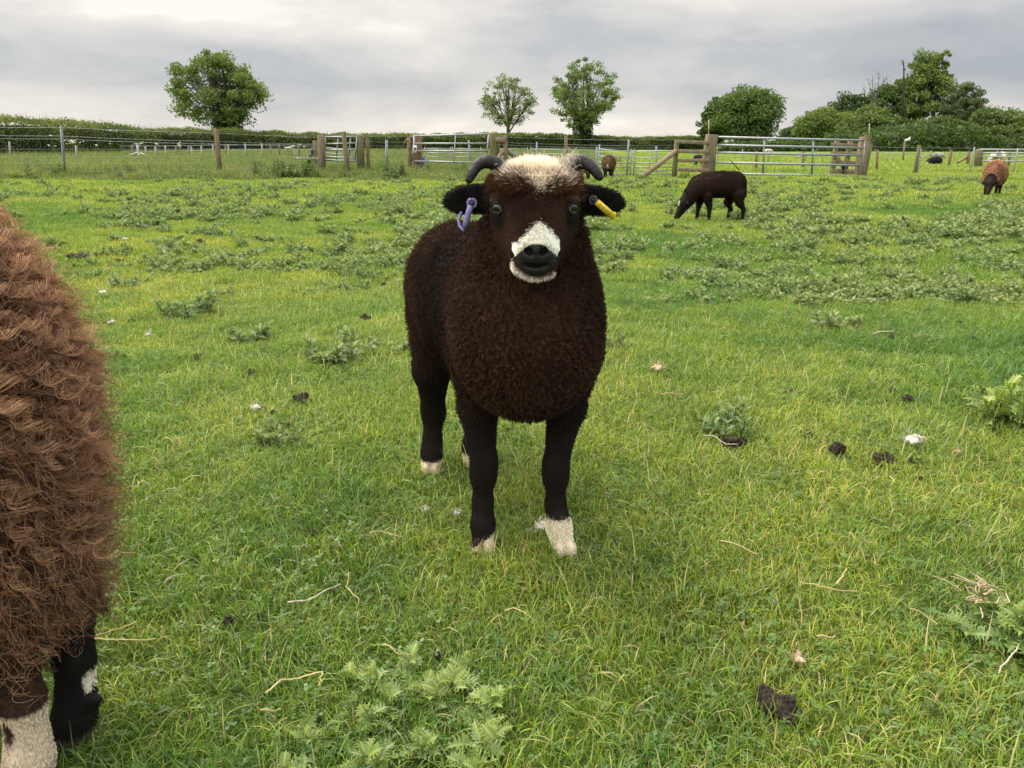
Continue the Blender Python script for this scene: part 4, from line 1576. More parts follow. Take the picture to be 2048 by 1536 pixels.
        # socks
        C[leg & (x > 0.04) & (z < 0.076 + rnd * 0.004)] = np.array([0.66, 0.55, 0.42])
        C[leg & (x < 0.04) & (y < 1.7) & (z < 0.026 + rnd * 0.003 + (x + 0.064) * 0.5)] = np.array([0.62, 0.51, 0.38])
        C[leg & (y > 1.8) & (z < 0.034 + rnd * 0.003)] = np.array([0.62, 0.50, 0.37])
        C[leg & (z < 0.006)] = np.array([0.09, 0.065, 0.045])
        return C

    def warp(q):
        q = np.array(q, float)
        y, z = q[..., 1], q[..., 2]
        w = np.clip((1.455 - y) / 0.07, 0, 1)
        w = w * w * (3 - 2 * w) * np.clip((z - 0.52) / 0.08, 0, 1)
        q[..., 2] = z + 0.0135 * w * np.clip((0.805 - z) / 0.10, 0, 1)
        return q

    root = empty('lamb', (0.0, 1.52, 0.0), 'dark brown horned lamb with white muzzle standing facing the camera', 'sheep', 'sheep in the pasture')
    off = np.array([0.0, 1.52, 0.0])
    me = mesh_np('body', warp(V) - off, Q, M_HIDE, colour(V, np.zeros(len(V))))
    b_ = link('body', me, root)
    mn, ntn, on = mat_new('moist_nose_skin')
    bn = ntn.nodes.new('ShaderNodeBsdfPrincipled')
    bn.inputs['Roughness'].default_value = 0.5
    bn.inputs['Specular IOR Level'].default_value = 0.22
    ntn.links.new(attr_col(ntn), bn.inputs['Base Color'])
    bpn = ntn.nodes.new('ShaderNodeBump')
    bpn.inputs['Strength'].default_value = 0.5
    bpn.inputs['Distance'].default_value = 0.002
    ntn.links.new(world_noise(ntn, 420, 3, 0.6), bpn.inputs['Height'])
    ntn.links.new(bpn.outputs[0], bn.inputs['Normal'])
    ntn.links.new(bn.outputs[0], on.inputs[0])
    me.materials.append(mn)
    cen = V[Q].mean(1)
    e_, fr_ = nosezone(cen)
    if len(me.polygons) == len(Q):
        me.polygons.foreach_set('material_index', (fr_ & (e_ < 0.97)).astype(np.int32))

    # wool and hair
    n = 290000

    def wfn(c):
        s, head, ear, face, crown, leg = regions(c)
        e, fr = nosezone(c)
        w = np.ones(len(c))
        w[face] = 5.0
        w[crown] = 2.6
        w[ear] = 2.0
        w[leg] = 2.2
        w[fr & (e < 0.97)] = 0
        w[c[:, 2] < 0.008] = 0
        w[(c[:, 1] > 1.95)] *= 0.6
        for sg in (-1, 1):
            w[np.linalg.norm(c - np.array([HX + sg * 0.062, 1.376, 0.733]), axis=1) < 0.0240] = 0
        return w
    p, nn = sample(V, Q, n, r, wfn)
    rnd = r.normal(size=n)
    C = colour(p, rnd)
    s, head, ear, face, crown, leg = regions(p)
    L = np.full(n, 0.0150)
    L += 0.0025 * bN.sc(p)
    kc = np.full(n, 0.35)
    clump = np.full(n, 0.78)
    crimp = np.full(n, 0.0020)
    comb = np.tile(np.array([0, 0.25, -1.0]), (n, 1))
    cheek = head & ~face & ~crown
    L[cheek] = 0.014
    L[crown] = 0.0155 * np.clip(1 + 0.3 * rnd[crown], 0.6, 1.7)
    comb[crown] = norm(np.column_stack([s * 6, -0.35 + 0 * s, 0.9 + 0 * s]))[crown]
    kc[crown] = 0.5
    clump[crown] = 0.30
    frg = crown & (p[:, 1] < 1.40) & (p[:, 2] < 0.80)
    comb[frg] = np.array([0, -0.6, -0.5])
    L[face] = 0.0065
    comb[face] = np.column_stack([s * 5, 0 * s + 0.2, -0.55 + 0 * s])[face]
    kc[face] = 1.6
    clump[face] = 0.25
    crimp[face] = 0.0003
    L[ear] = 0.005
    kc[ear] = 0.8
    clump[ear] = 0.2
    comb[ear] = np.column_stack([np.sign(s), 0 * s, -0.2 + 0 * s])[ear]
    up = np.clip((p[:, 2] - 0.20) / 0.13, 0, 1)
    L[leg] = (0.005 + 0.009 * up)[leg]
    comb[leg] = np.array([0, 0.1, -1.0])
    kc[leg] = 1.5
    clump[leg] = (0.3 + 0.4 * up)[leg]
    crimp[leg] = 0.0006
    white = C[:, 0] > 0.5
    L[white & face] = 0.0075
    for sg in (-1, 1):
        de = np.linalg.norm(p - np.array([HX + sg * 0.062, 1.374, 0.733]), axis=1)
        L *= np.clip((de - 0.012) / 0.035, 0.22, 1)
    # fade lengths towards eyes and nose
    e, fr = nosezone(p)
    L[fr] *= np.clip((e[fr] - 0.95) / 0.4, 0.3, 1)
    L[white & fr & (p[:, 2] < 0.65)] = 0.010
    rad = np.where(face | ear | (leg & (p[:, 2] < 0.2)), 0.00024, 0.00025)
    pts, rr, li = fur(p, nn, L, comb, kc, clump, 0.0070, crimp, r, 6, 1.0, 1.7, 0.34)
    pale = (C[:, 0] > 0.45) & ~crown
    C[pale] *= np.where(p[pale, 2] > 0.62, 1.35, 1.45)[:, None] * np.where((p[pale, 2] < 0.648) & (p[pale, 2] > 0.5), 0.62, 1.0)[:, None]  # pale chin fur dimmed in its colour, painting the shadow there
    C = C * np.where((face | leg | ear | crown)[:, None], 1.0, r.uniform(0.62, 1.45, n)[li][:, None])
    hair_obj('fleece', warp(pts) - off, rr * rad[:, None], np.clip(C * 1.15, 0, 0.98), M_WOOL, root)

    # wispy pale hair at the horn bases
    n = 300
    sg = np.where(r.uniform(size=n) < 0.5, 1, -1)
    b = np.column_stack([HX + sg * r.uniform(0.044, 0.062, n), 1.420 + r.normal(0, 0.010, n), 0.797 + r.normal(0, 0.005, n)])
    t = b + np.column_stack([np.where(sg > 0, 0.006, 0.006) + r.normal(0, 0.007, n), r.normal(0, 0.010, n), np.where(sg > 0, 0.030, 0.016) * r.uniform(0.3, 1.15, n)])
    m = 0.5 * (b + t) + r.normal(0, 0.004, (n, 3))
    pts = np.stack([b, m, t, t + np.column_stack([sg * 0.004, r.normal(0, 0.004, n), -0.004 + r.normal(0, 0.004, n)])], 1)
    hair_obj('topknot', pts - off, np.array([0.0004, 0.0004, 0.0003, 0.0001])[None], np.array([0.66, 0.58, 0.48]) * r.uniform(0.7, 1.1, (n, 1)), M_WOOL, root)

    # eyes
    m, nt, o = mat_new('eye')
    bs = nt.nodes.new('ShaderNodeBsdfPrincipled')
    bs.inputs['Roughness'].default_value = 0.06
    bs.inputs['Coat Weight'].default_value = 0.15
    nt.links.new(attr_col(nt), bs.inputs['Base Color'])
    nt.links.new(bs.outputs[0], o.inputs[0])
    for sg in (-1, 1):
        c = np.array([HX + sg * 0.0600, 1.3722, 0.7335])
        EV, EF = sph((0, 0, 0), 0.0160, 28, 40)
        out_ = norm(np.array([sg * 0.55, -0.83, -0.02]))
        rt = norm(np.cross(out_, np.array([0, 0, 1.0])))
        upv = np.cross(rt, out_)
        d = norm(EV)
        a, bq, cc = d @ rt, d @ upv, d @ out_
        rad_ = np.sqrt(a * a + bq * bq)
        iris = (cc > 0) & (rad_ < 0.80)
        EC = np.tile(np.array([0.02, 0.015, 0.012]), (len(EV), 1))
        EC[iris] = np.array([0.125, 0.090, 0.042])
        EC[iris & (rad_ > 0.62)] = np.array([0.03, 0.022, 0.013])
        EC[(cc > 0) & (np.abs(bq) < 0.34) & (np.abs(a) < 0.50)] = np.array([0.003, 0.003, 0.004])
        eye_o = link('eye', mesh_np('eye', warp(EV + c) - off, np.array(EF), m, EC), root)
        # lids
        mb = MB()
        for up_, h0 in ((1, 0.0105), (-1, -0.0128)):
            q = np.linspace(-1, 1, 11)
            arc = [c + out_ * (0.0160 * math.sqrt(max(0.02, 1 - (0.86 * k_) ** 2 - (h0 / 0.0150 * (1 - k_ * k_)) ** 2 * 0.8)) + 0.001) + rt * 0.0150 * 0.98 * k_ + upv * (h0 * (1 - k_ * k_)) for k_ in q]
            mb.tube(warp(np.array(arc)), 0.0030 * (1 - 0.5 * np.abs(q)), 7, (0.014, 0.012, 0.012))
        lid = mb.mesh('eyelid', M_HIDE)
        lid.transform(Matrix.Translation(-Vector(off)))
        link('eyelid', lid, eye_o)

    # horns
    for sg in (-1, 1):
        if sg < 0:
            pts = [(-0.014, 1.425, 0.795), (-0.024, 1.425, 0.812), (-0.040, 1.422, 0.820), (-0.056, 1.415, 0.817), (-0.067, 1.407, 0.806), (-0.0745, 1.400, 0.790), (-0.0765, 1.397, 0.783)]
        else:
            pts = [(0.092, 1.425, 0.793), (0.104, 1.425, 0.811), (0.119, 1.422, 0.819), (0.134, 1.416, 0.815), (0.146, 1.409, 0.804), (0.154, 1.403, 0.792), (0.156, 1.401, 0.788)]
        P0 = np.array(pts)
        tt = np.linspace(0, 1, 26)
        c = np.column_stack([np.interp(tt, np.linspace(0, 1, 7), P0[:, i]) for i in range(3)])
        for _ in range(3):
            c[1:-1] = 0.25 * c[:-2] + 0.5 * c[1:-1] + 0.25 * c[2:]
        rad = np.interp(tt, [0, 0.3, 0.75, 0.95, 1], [0.0168, 0.0150, 0.0100, 0.0058, 0.0030])
        rad = rad * (1 + 0.05 * np.sin(tt * 55 + 2 * np.sin(tt * 9)))
        colr = np.array([0.016, 0.0145, 0.014])[None] * (1 + 0.5 * np.sin(tt * 37)[:, None] * 0.5)
        colr[:5] = colr[:5] * 0.4 + np.array([0.22, 0.19, 0.16]) * 0.6 * np.linspace(1, 0.2, 5)[:, None]  # light highlight gradient painted into the horn colour near the base
        mb = MB()
        mb.tube(c, rad, 14, colr, flat=0.85)
        mb.obj('horn', M_HORN, root)

    # ear tags
    pur = np.array([0.19, 0.17, 0.36])
    yel = np.array([0.62, 0.47, 0.03])
    mb = MB()
    q = np.array([-0.0715, 1.4185, 0.7475])
    ring = [q + np.array([0.0075 * math.cos(a), -0.003, 0.0075 * math.sin(a)]) for a in np.linspace(0, 2 * math.pi, 15)]
    mb.tube(ring, 0.0026, 7, pur, cap=False)
    mb.tube([q + [0, 0.012, 0], q + [0, -0.006, 0]], [0.0045, 0.0045], 10, (0.05, 0.045, 0.08))
    e1 = q + np.array([-0.0150, -0.006, -0.044])
    mb.tube([q + [-0.002, -0.006, -0.004], q + [-0.006, -0.0075, -0.016], q + [-0.011, -0.0075, -0.034], e1], [0.0054, 0.0058, 0.0054, 0.0040], 10, pur)
    mb.tube([q + [-0.020, 0.010, -0.016], q + [-0.0255, 0.006, -0.030], q + [-0.0235, 0.002, -0.041], e1 + [-0.002, 0.001, -0.002], e1 + [0.001, -0.001, -0.004]], [0.0026, 0.0028, 0.0028, 0.0030, 0.0028], 7, pur * 1.15)
    t = mb.obj('ear_tag', M_PAINT, root)
    t['label'] = 'purple looped ear tag'
    mb = MB()
    q = np.array([0.1445, 1.4165, 0.7530])
    ring = [q + np.array([0.006 * math.cos(a), -0.003, 0.007 * math.sin(a)]) for a in np.linspace(0, 2 * math.pi, 15)]
    mb.tube(ring, 0.0022, 7, (0.07, 0.07, 0.10), cap=False)
    mb.tube([q + [0, 0.012, 0], q + [0, -0.005, 0]], [0.0042, 0.0042], 10, (0.03, 0.03, 0.04))
    a0, a1 = q + np.array([0.006, -0.007, -0.003]), q + np.array([0.0355, -0.012, -0.0275])
    mb.tube([a0, 0.5 * (a0 + a1), a1], [0.0060, 0.0064, 0.0060], 10, yel)
    ax = norm(a1 - a0)
    mb.tube([a1 + [-0.001, 0, -0.006], a1, a1 + [0.004, 0, 0.007]], [0.003, 0.004, 0.0028], 8, yel * 1.1)
    for k_ in range(7):
        c0 = a0 + (a1 - a0) * (0.18 + 0.1 * k_) + np.array([0, -0.0062, 0])
        sd = np.array([0.62, 0, 0.78]) * (0.0016 if k_ % 2 else 0.0022)
        mb.tube([c0 - sd, c0 + sd], 0.0007, 4, (0.04, 0.035, 0.02))
    t = mb.obj('ear_tag', M_PAINT, root)
    t['label'] = 'yellow bar ear tag with small dark marks'


lamb()


# ------------------------------------------------------------------ the shaggy ewe at the left edge
def ewe():
    r = np.random.default_rng(17)
    S = SDF((-1.86, 0.62, -0.012), (-0.46, 1.24, 0.98), 0.008)
    S.ell((-0.765, 0.925, 0.530), (0.172, 0.165, 0.250), 0.08)
    S.ell((-0.742, 0.925, 0.37), (0.142, 0.14, 0.170), 0.06)
    S.ell((-1.06, 0.935, 0.525), (0.37, 0.175, 0.245), 0.08)
    S.ell((-1.28, 0.935, 0.50), (0.18, 0.15, 0.22), 0.08)
    S.rc((-1.36, 0.935, 0.58), (-1.58, 0.93, 0.80), 0.14, 0.09, 0.06)
    S.rc((-1.58, 0.93, 0.82), (-1.74, 0.92, 0.73), 0.078, 0.044, 0.04)
    for sg in (-1, 1):
        S.ell((-1.58, 0.93 + sg * 0.115, 0.83), (0.03, 0.055, 0.012), 0.015)
    S.chain([(-0.715, 0.845, 0.32, 0.075), (-0.662, 0.862, 0.200, 0.030), (-0.653, 0.860, 0.14, 0.024), (-0.656, 0.858, 0.085, 0.0215), (-0.656, 0.852, 0.05, 0.026), (-0.663, 0.848, 0.022, 0.026)], 0.02)
    S.chain([(-0.70, 0.99, 0.32, 0.07), (-0.636, 0.955, 0.20, 0.030), (-0.633, 0.95, 0.14, 0.024), (-0.637, 0.945, 0.09, 0.0215), (-0.642, 0.94, 0.05, 0.026), (-0.652, 0.935, 0.022, 0.026)], 0.02)
    S.ell((-0.606, 0.935, 0.078), (0.014, 0.011, 0.010), 0.008)
    S.chain([(-1.26, 0.85, 0.34, 0.07), (-1.26, 0.85, 0.2, 0.038), (-1.265, 0.85, 0.02, 0.032)], 0.02)
    S.chain([(-1.24, 1.02, 0.34, 0.07), (-1.24, 1.02, 0.2, 0.038), (-1.245, 1.02, 0.02, 0.032)], 0.02)
    V, Q = S.surface(2)
    nN = VNoise(28, 10, 4)

    def legcol(p):
        x, y, z = p.T
        C = np.tile(np.array([0.06, 0.032, 0.02]), (len(p), 1))
        far = (y > 0.902) & (z < 0.2) & (x > -1.0)
        C[far] = (0.013, 0.011, 0.010)
        C[far & (z > 0.096) & (z < 0.122) & (x > -0.616)] = (0.85, 0.76, 0.63)
        near = (y <= 0.902) & (z < 0.135) & (x > -1.0)
        C[near] = (0.74, 0.61, 0.45)
        sp = near & (((x + 0.664) / 0.010) ** 2 + ((z - 0.102) / 0.020) ** 2 < 1 + 0.5 * nN.sc(p))
        C[sp] = (0.05, 0.027, 0.016)
        C[near & (z < 0.035) & (x < -0.665)] = (0.03, 0.022, 0.018)
        C[(z < 0.03) & ~near] = (0.09, 0.075, 0.065)
        C[(x < -1.5)] = (0.012, 0.010, 0.009)
        return C
    off = np.array([-0.95, 0.93, 0.0])
    root = empty('ewe', off, 'shaggy curly fleeced reddish brown ewe cut off by the left picture edge', 'sheep', 'sheep in the pasture')
    link('body', mesh_np('body', V - off, Q, M_HIDE, legcol(V)), root)
    # long curly locks
    fl = lambda c: ((c[:, 2] > 0.225) & (c[:, 0] > -1.52)) * np.where(c[:, 0] > -0.95, 1.0, 0.22)
    fine = VNoise(22, 12, 12)
    big = VNoise(6.0, 8, 13)

    def locks(n, spacing, Lr, lam_r, amp_r, rise_r, gather, k, lift, seed, tight=1.0):
        """wavy strands gathered into locks; returns points, root positions, lock index"""
        r = np.random.default_rng(seed)
        p, nn = sample(V, Q, n, r, fl)
        m = r.permutation(n)
        key = np.floor(p[m] / spacing).astype(np.int64)
        _, first = np.unique(key[:, 0] * 73856093 ^ key[:, 1] * 19349663 ^ key[:, 2] * 83492791, return_index=True)
        sel = m[first]
        kd = KDTree(len(sel))
        for i, q in enumerate(sel):
            kd.insert(p[q], i)
        kd.balance()
        li = np.array([kd.find(q)[1] for q in p])
        nl = len(sel)
        lp, ln = p[sel], nn[sel]
        top_ = np.clip((lp[:, 2] - 0.30) / 0.4, 0, 1)
        flow = fine.vec(lp) * 0.25 + big.vec(lp) * 0.55
        flow = flow + r.normal(0, 0.28, (nl, 3))
        want = np.array([0, 0, -1.0]) + 0.9 * flow + np.column_stack([1.1 * top_, 0 * top_, 0.6 * top_])
        tan_ = norm(want - ln * (want * ln).sum(1)[:, None] * np.where(ln[:, 2] < -0.25, 0.0, 1.0)[:, None])
        u = norm(np.cross(ln + 0.01, tan_))
        L = r.uniform(*Lr, nl)
        lam = r.uniform(*lam_r, nl)
        amp = r.uniform(*amp_r, nl)
        ph = 3.0 * big.sc(lp) + 0.8 * fine.sc(lp) + r.normal(0, 0.6, nl)
        rise = r.uniform(*rise_r, nl)
        tt = np.linspace(0, 1, k)
        ax = np.zeros((nl, k, 3))
        pos = np.zeros((nl, 3)) - ln * 0.010 + ln * lift
        for i, t in enumerate(tt):
            a = ph + 6.283 * (L * t) / lam
            g_ = min(1, 2.6 * t) * (1 + 0.35 * t)
            ax[:, i] = pos + u * (np.sin(a) * amp * g_)[:, None] + ln * (np.cos(a) * amp * 0.6 * g_ + 0.005 * t)[:, None]
            dd = norm(tan_ * (0.55 + 0.45 * t) + ln * (0.95 * (1 - t) ** 2.0 + rise * 0.5)[:, None] + np.array([0, 0, -0.30]) * t + 0.25 * flow * t)
            pos = pos + dd * (L / (k - 1))[:, None]
        off_ = (p - lp[li]) * tight
        sc = 1 - gather * tt ** 0.8
        lenj = r.uniform(0.75, 1.1, n)
        st = lp[li][:, None] + off_[:, None] * sc[None, :, None] + ax[li] * (0.25 + 0.75 * lenj)[:, None, None]
        st = st + (r.normal(0, 1, (n, 3)) * 0.0016)[:, None] * (tt ** 1.0)[None, :, None] + (r.normal(0, 1, (n, 3)) * 0.0011)[:, None] * np.sin(tt * 13 + 1)[None, :, None]
        return st, p, li, nl, tt
    # soft dense under layer, its dark tones painting the shaded gaps between locks
    n = 170000
    st, p, li, nl, tt = locks(n, 0.0150, (0.036, 0.058), (0.021, 0.031), (0.0045, 0.0080), (0.1, 1.1), 0.93, 16, 0.0, 301)
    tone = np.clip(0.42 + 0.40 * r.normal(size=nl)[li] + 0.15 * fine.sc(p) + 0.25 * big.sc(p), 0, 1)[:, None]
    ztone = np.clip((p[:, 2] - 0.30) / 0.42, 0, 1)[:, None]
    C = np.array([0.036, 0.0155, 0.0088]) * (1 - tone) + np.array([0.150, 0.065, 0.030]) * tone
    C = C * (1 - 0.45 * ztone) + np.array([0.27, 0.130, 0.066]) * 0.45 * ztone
    C = C * r.uniform(0.8, 1.25, (n, 1))
    rad = 0.00021 * (1 - 0.5 * tt ** 2)[None] * r.uniform(0.7, 1.4, (n, 1))
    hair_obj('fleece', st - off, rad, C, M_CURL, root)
    # ringlets lying over it, sun bleached tan that also paints in highlights
    n = 15000
    fl0 = fl
    fl = lambda c: fl0(c) * np.clip((c[:, 2] - 0.30) / 0.25, 0.12, 1.0)
    st, p, li, nl, tt = locks(n, 0.026, (0.055, 0.090), (0.024, 0.036), (0.0060, 0.0100), (-0.1, 0.5), 0.90, 26, 0.017, 302, 0.20)
    tone = np.clip(0.5 + 0.3 * r.normal(size=nl), 0, 1)[li][:, None]
    C = np.array([0.24, 0.110, 0.050]) * (1 - tone) + np.array([0.62, 0.36, 0.20]) * tone
    rad = 0.00022 * (1 - 0.4 * tt ** 2)[None] * r.uniform(0.7, 1.3, (n, 1))
    hair_obj('ringlets', st - off, rad, C * r.uniform(0.85, 1.15, (n, 1)), M_CURL, root)
    # fine frizz over the outline
    n = 26000
    p, nn = sample(V, Q, n, r, lambda c: ((c[:, 2] > 0.24) & (c[:, 0] > -1.0)) * 1.0)
    L = r.uniform(0.045, 0.095, n)
    pts = np.zeros((n, 7, 3))
    pos = p.copy()
    dd = norm(nn + r.normal(0, 0.35, (n, 3)))
    for i in range(7):
        pts[:, i] = pos
        pos = pos + dd * (L / 6)[:, None]
        dd = norm(dd + r.normal(0, 0.42, (n, 3)) + np.array([0, 0, -0.16]))
    hair_obj('frizz', pts - off, np.full((1, 7), 0.00022), np.array([0.20, 0.095, 0.046]) * r.uniform(0.6, 1.5, (n, 1)), M_CURL, root)
    # leg hair
    n = 16000
    p, nn = sample(V, Q, n, r, lambda c: ((c[:, 2] < 0.24) & (c[:, 2] > 0.012) & (c[:, 0] > -0.8)) * 1.0)
    C = legcol(p)
    pts, rr, li = fur(p, nn, 0.006, np.tile(np.array([0, 0, -1.0]), (n, 1)), np.full(n, 1.7), 0.3, 0.008, 0.0006, r, 4, 1.0)
    hair_obj('leg_hair', pts - off, rr * 0.0003, C * 1.1, M_WOOL, root)


ewe()


# ------------------------------------------------------------------ the other sheep
def sheep(name, loc, yaw, scale, label, wool, face, n=9000, L=0.04, lock=0.035, slim=1.0, legs=True, blaze=False, h=0.014, sag=0.0, seed=1, belly=None, rad=0.0016, tail=None, lift=0.0):
    r = np.random.default_rng(seed)
    S = SDF((-0.36, -0.98, -0.02), (0.36, 0.62, 0.92), h)
    S.ell((0, 0.02, 0.53 + lift), (0.185 * slim, 0.40, 0.205 * slim), 0.07)
    S.ell((0, -0.26, 0.50 + lift), (0.155 * slim, 0.17, 0.185 * slim), 0.07)
    S.ell((0, 0.29, 0.535 + lift), (0.17 * slim, 0.17, 0.185 * slim), 0.07)
    S.rc((0, -0.36, 0.52 + lift), (0, -0.57, 0.30), 0.145 * slim, 0.10, 0.06)
    S.rc((0, -0.585, 0.27), (0, -0.695, 0.075), 0.080, 0.042, 0.04)
    for sg in (-1, 1):
        S.ell((sg * 0.115, -0.57, 0.31), (0.06, 0.02, 0.028), 0.02, (0, sg * 0.3, 0))
        S.rc((sg * 0.05, -0.60, 0.34), (sg * 0.09, -0.58, 0.35), 0.02, 0.012, 0.01)
        if legs:
            S.chain([(sg * 0.10, -0.24, 0.42, 0.080), (sg * 0.10, -0.23 + sg * 0.05, 0.24, 0.035), (sg * 0.10, -0.24 + sg * 0.06, 0.03, 0.026)], 0.03)
            S.chain([(sg * 0.11, 0.30, 0.44, 0.11), (sg * 0.11, 0.29 + sg * 0.05, 0.29, 0.052), (sg * 0.11, 0.36 + sg * 0.06, 0.19, 0.033), (sg * 0.11, 0.33 + sg * 0.07, 0.03, 0.026)], 0.03)
    S.rc((0, 0.44, 0.60), (0, 0.475, 0.40), 0.03, 0.025, 0.03)
    V, Q = S.surface(2)
    nN = VNoise(9, 10, seed)

    def colour(p):
        x, y, z = p.T
        wl, fc = np.array(wool), np.array(face)
        C = wl * (1 + 0.25 * nN.sc(p))[:, None]
        f = (y < -0.555) | (z < 0.26) & (y > -0.5)
        C = np.where(f[:, None], fc, C)
        if belly is not None:
            C = np.where(((z < 0.34) & (y > 0.2))[:, None], np.array(belly), C)
        if blaze:
            C = np.where(((y < -0.57) & (np.abs(x) < 0.022) & (z > 0.27) & (z < 0.34))[:, None], np.array([0.6, 0.52, 0.42]), C)
        if tail is not None:
            C = np.where(((y > 0.45) & (np.abs(x) < 0.03) & (z < 0.5))[:, None], np.array(tail), C)
        return C
    root = empty(name, loc, label, 'sheep', 'sheep in the pasture')
    root.rotation_euler = (0, 0, yaw)
    V2 = V.copy()
    V2[:, 2] -= sag
    link('body', mesh_np('body', V2 * scale, Q, M_HIDE, colour(V)), root)
    if n:
        p, nn = sample(V, Q, n, r, lambda c: np.where((c[:, 2] < 0.26) | (c[:, 1] < -0.58), 0.25, 1.0))
        short = (p[:, 2] < 0.27) | (p[:, 1] < -0.57)
        Ls = np.where(short, 0.012, L)
        pts, rr, li = fur(p, nn, Ls, np.tile(np.array([0, 0.2, -1.0]), (n, 1)), np.full(n, 0.7), 0.75, lock, 0.006, r, 5, rad)
        pts[:, :, 2] -= sag
        hair_obj('fleece', pts * scale, rr * scale, colour(p) * r.uniform(0.6, 1.6, n)[li][:, None], M_WOOL, root)
    return root


BLK = (0.0105, 0.0085, 0.0075)
g = G(1432, 441)
sheep('lamb', (g[0], g[1], g[2]), math.radians(-78), 0.70, 'black lamb with a cream head mark grazing in the thistles right of the big lamb', (0.030, 0.0165, 0.0105), BLK, 45000, 0.018, 0.019, 1.0, blaze=True, h=0.012, seed=3, lift=0.06, rad=0.0009)
g = G(1982, 392)
sheep('ewe', g, math.radians(-37), 0.74, 'round tan brown sheep grazing head down towards us near the right edge', (0.33, 0.185, 0.105), (0.022, 0.014, 0.011), 24000, 0.045, 0.03, 1.12, seed=5, rad=0.0012)
g = G(1217, 356)
sheep('ewe', g, math.radians(168), 0.72, 'brown ewe seen from behind grazing in front of the metal hurdles', (0.135, 0.082, 0.046), (0.05, 0.03, 0.02), 7000, 0.06, 0.045, 1.12, seed=7, belly=(0.02, 0.013, 0.01), tail=(0.6, 0.5, 0.4))
g = G(1163, 362)
sheep('ewe', g, math.radians(150), 0.60, 'brown and white sheep mostly hidden behind the horn of the big lamb', (0.22, 0.15, 0.10), (0.05, 0.03, 0.02), 3000, 0.05, 0.045, 1.0, seed=8, h=0.018)
p_ = P(1398, 338, 29)
sheep('lamb', (p_[0], 29, 0.0), math.radians(25), 0.62, 'small black lamb visible between the rails of the wooden fence', BLK, BLK, 1500, 0.04, 0.05, 1.0, seed=9, h=0.02)
p_ = P(1868, 330, 31)
sheep('lamb', (p_[0], 31, 0.0), math.radians(-60), 0.80, 'black sheep with pale face lying in the paddock behind the right wire fence', BLK, (0.35, 0.3, 0.25), 1500, 0.04, 0.05, 1.05, legs=False, sag=0.30, seed=10, h=0.02)
p_ = P(1876, 318, 42)
sheep('ewe', (p_[0], 42, 0.0), math.radians(80), 0.52, 'far white sheep grazing behind the lying black sheep', (0.45, 0.42, 0.35), (0.45, 0.42, 0.35), 1200, 0.05, 0.06, 1.0, seed=12, h=0.022)
p_ = P(1995, 322, 34)
sheep('ewe', (p_[0], 34, 0.0), math.radians(-80), 0.68, 'white backed sheep standing beyond the round tan sheep', (0.66, 0.62, 0.55), (0.5, 0.45, 0.4), 1200, 0.05, 0.06, 1.0, seed=13, h=0.022)
p_ = P(1537, 306, 60)
sheep('ewe', (p_[0], 60, 0.0), math.radians(85), 0.6, 'tiny cream sheep far off seen through the long gate', (0.6, 0.53, 0.42), (0.5, 0.45, 0.4), 0, 0.05, 0.06, 1.0, seed=14, h=0.03)


# ------------------------------------------------------------------ fences, gates and hurdles
WOODC = np.array([0.21, 0.165, 0.105])
WOODG = np.array([0.185, 0.175, 0.085])
STEELC = np.array([0.36, 0.385, 0.40])
GREYC = np.array([0.30, 0.33, 0.35])


def xat(px, py, D):
    return P(px, py, D)[0]


def post_pts(tx, ty, bx, by, D):
    t = P(tx, ty, D)
    b = np.array([xat(bx, by, D), D, -0.06])
    return b, t


def wood_post(tx, ty, bx, by, D, w, col=WOODC, parent=None, name='wooden_post', square=False, domed=False):
    b, t = post_pts(tx, ty, bx, by, D)
    mb = MB()
    if square:
        mb.bar(b, t, w, w * 0.95, col, bev=0.05)
    else:
        if domed:
            q = t - b
            mb.tube([b, b + q * 0.94, b + q * 0.965, b + q * 0.985, t], np.array([1, 0.97, 0.93, 0.7, 0.25]) * w / 2, 12, col)
        else:
            mb.tube([b, b + (t - b) * 0.5, t - (t - b) * 0.01, t], np.array([1.05, 1, 0.96, 0.88]) * w / 2, 10, col)
    return mb.obj(name, M_WOOD, parent)


def metal_post(tx, ty, bx, by, D, parent, w=0.032, name='metal_post', col=STEELC):
    b, t = post_pts(tx, ty, bx, by, D)
    mb = MB()
    mb.bar(b, t, w, w * 0.8, col, bev=0.06)
    mb.bar(b + [w * 0.45, 0.02, 0], t + [w * 0.45, 0.02, -0.01], w * 0.25, w * 1.3, col * 0.8, bev=0.06)
    return mb.obj(name, M_STEEL, parent)


def wire(anchors, parent, rad=0.0028, name='wire', sag=0.012):
    pts = []
    for a, b in zip(anchors[:-1], anchors[1:]):
        a, b = np.array(a), np.array(b)
        for t in np.linspace(0, 1, 7)[:-1]:
            q = a + (b - a) * t
            q[2] -= sag * np.linalg.norm(b - a) * 0.35 * 4 * t * (1 - t)
            pts.append(q)
    pts.append(np.array(anchors[-1]))
    mb = MB()
    mb.tube(pts, rad, 4, GREYC)
    return mb.obj(name, M_STEEL, parent)


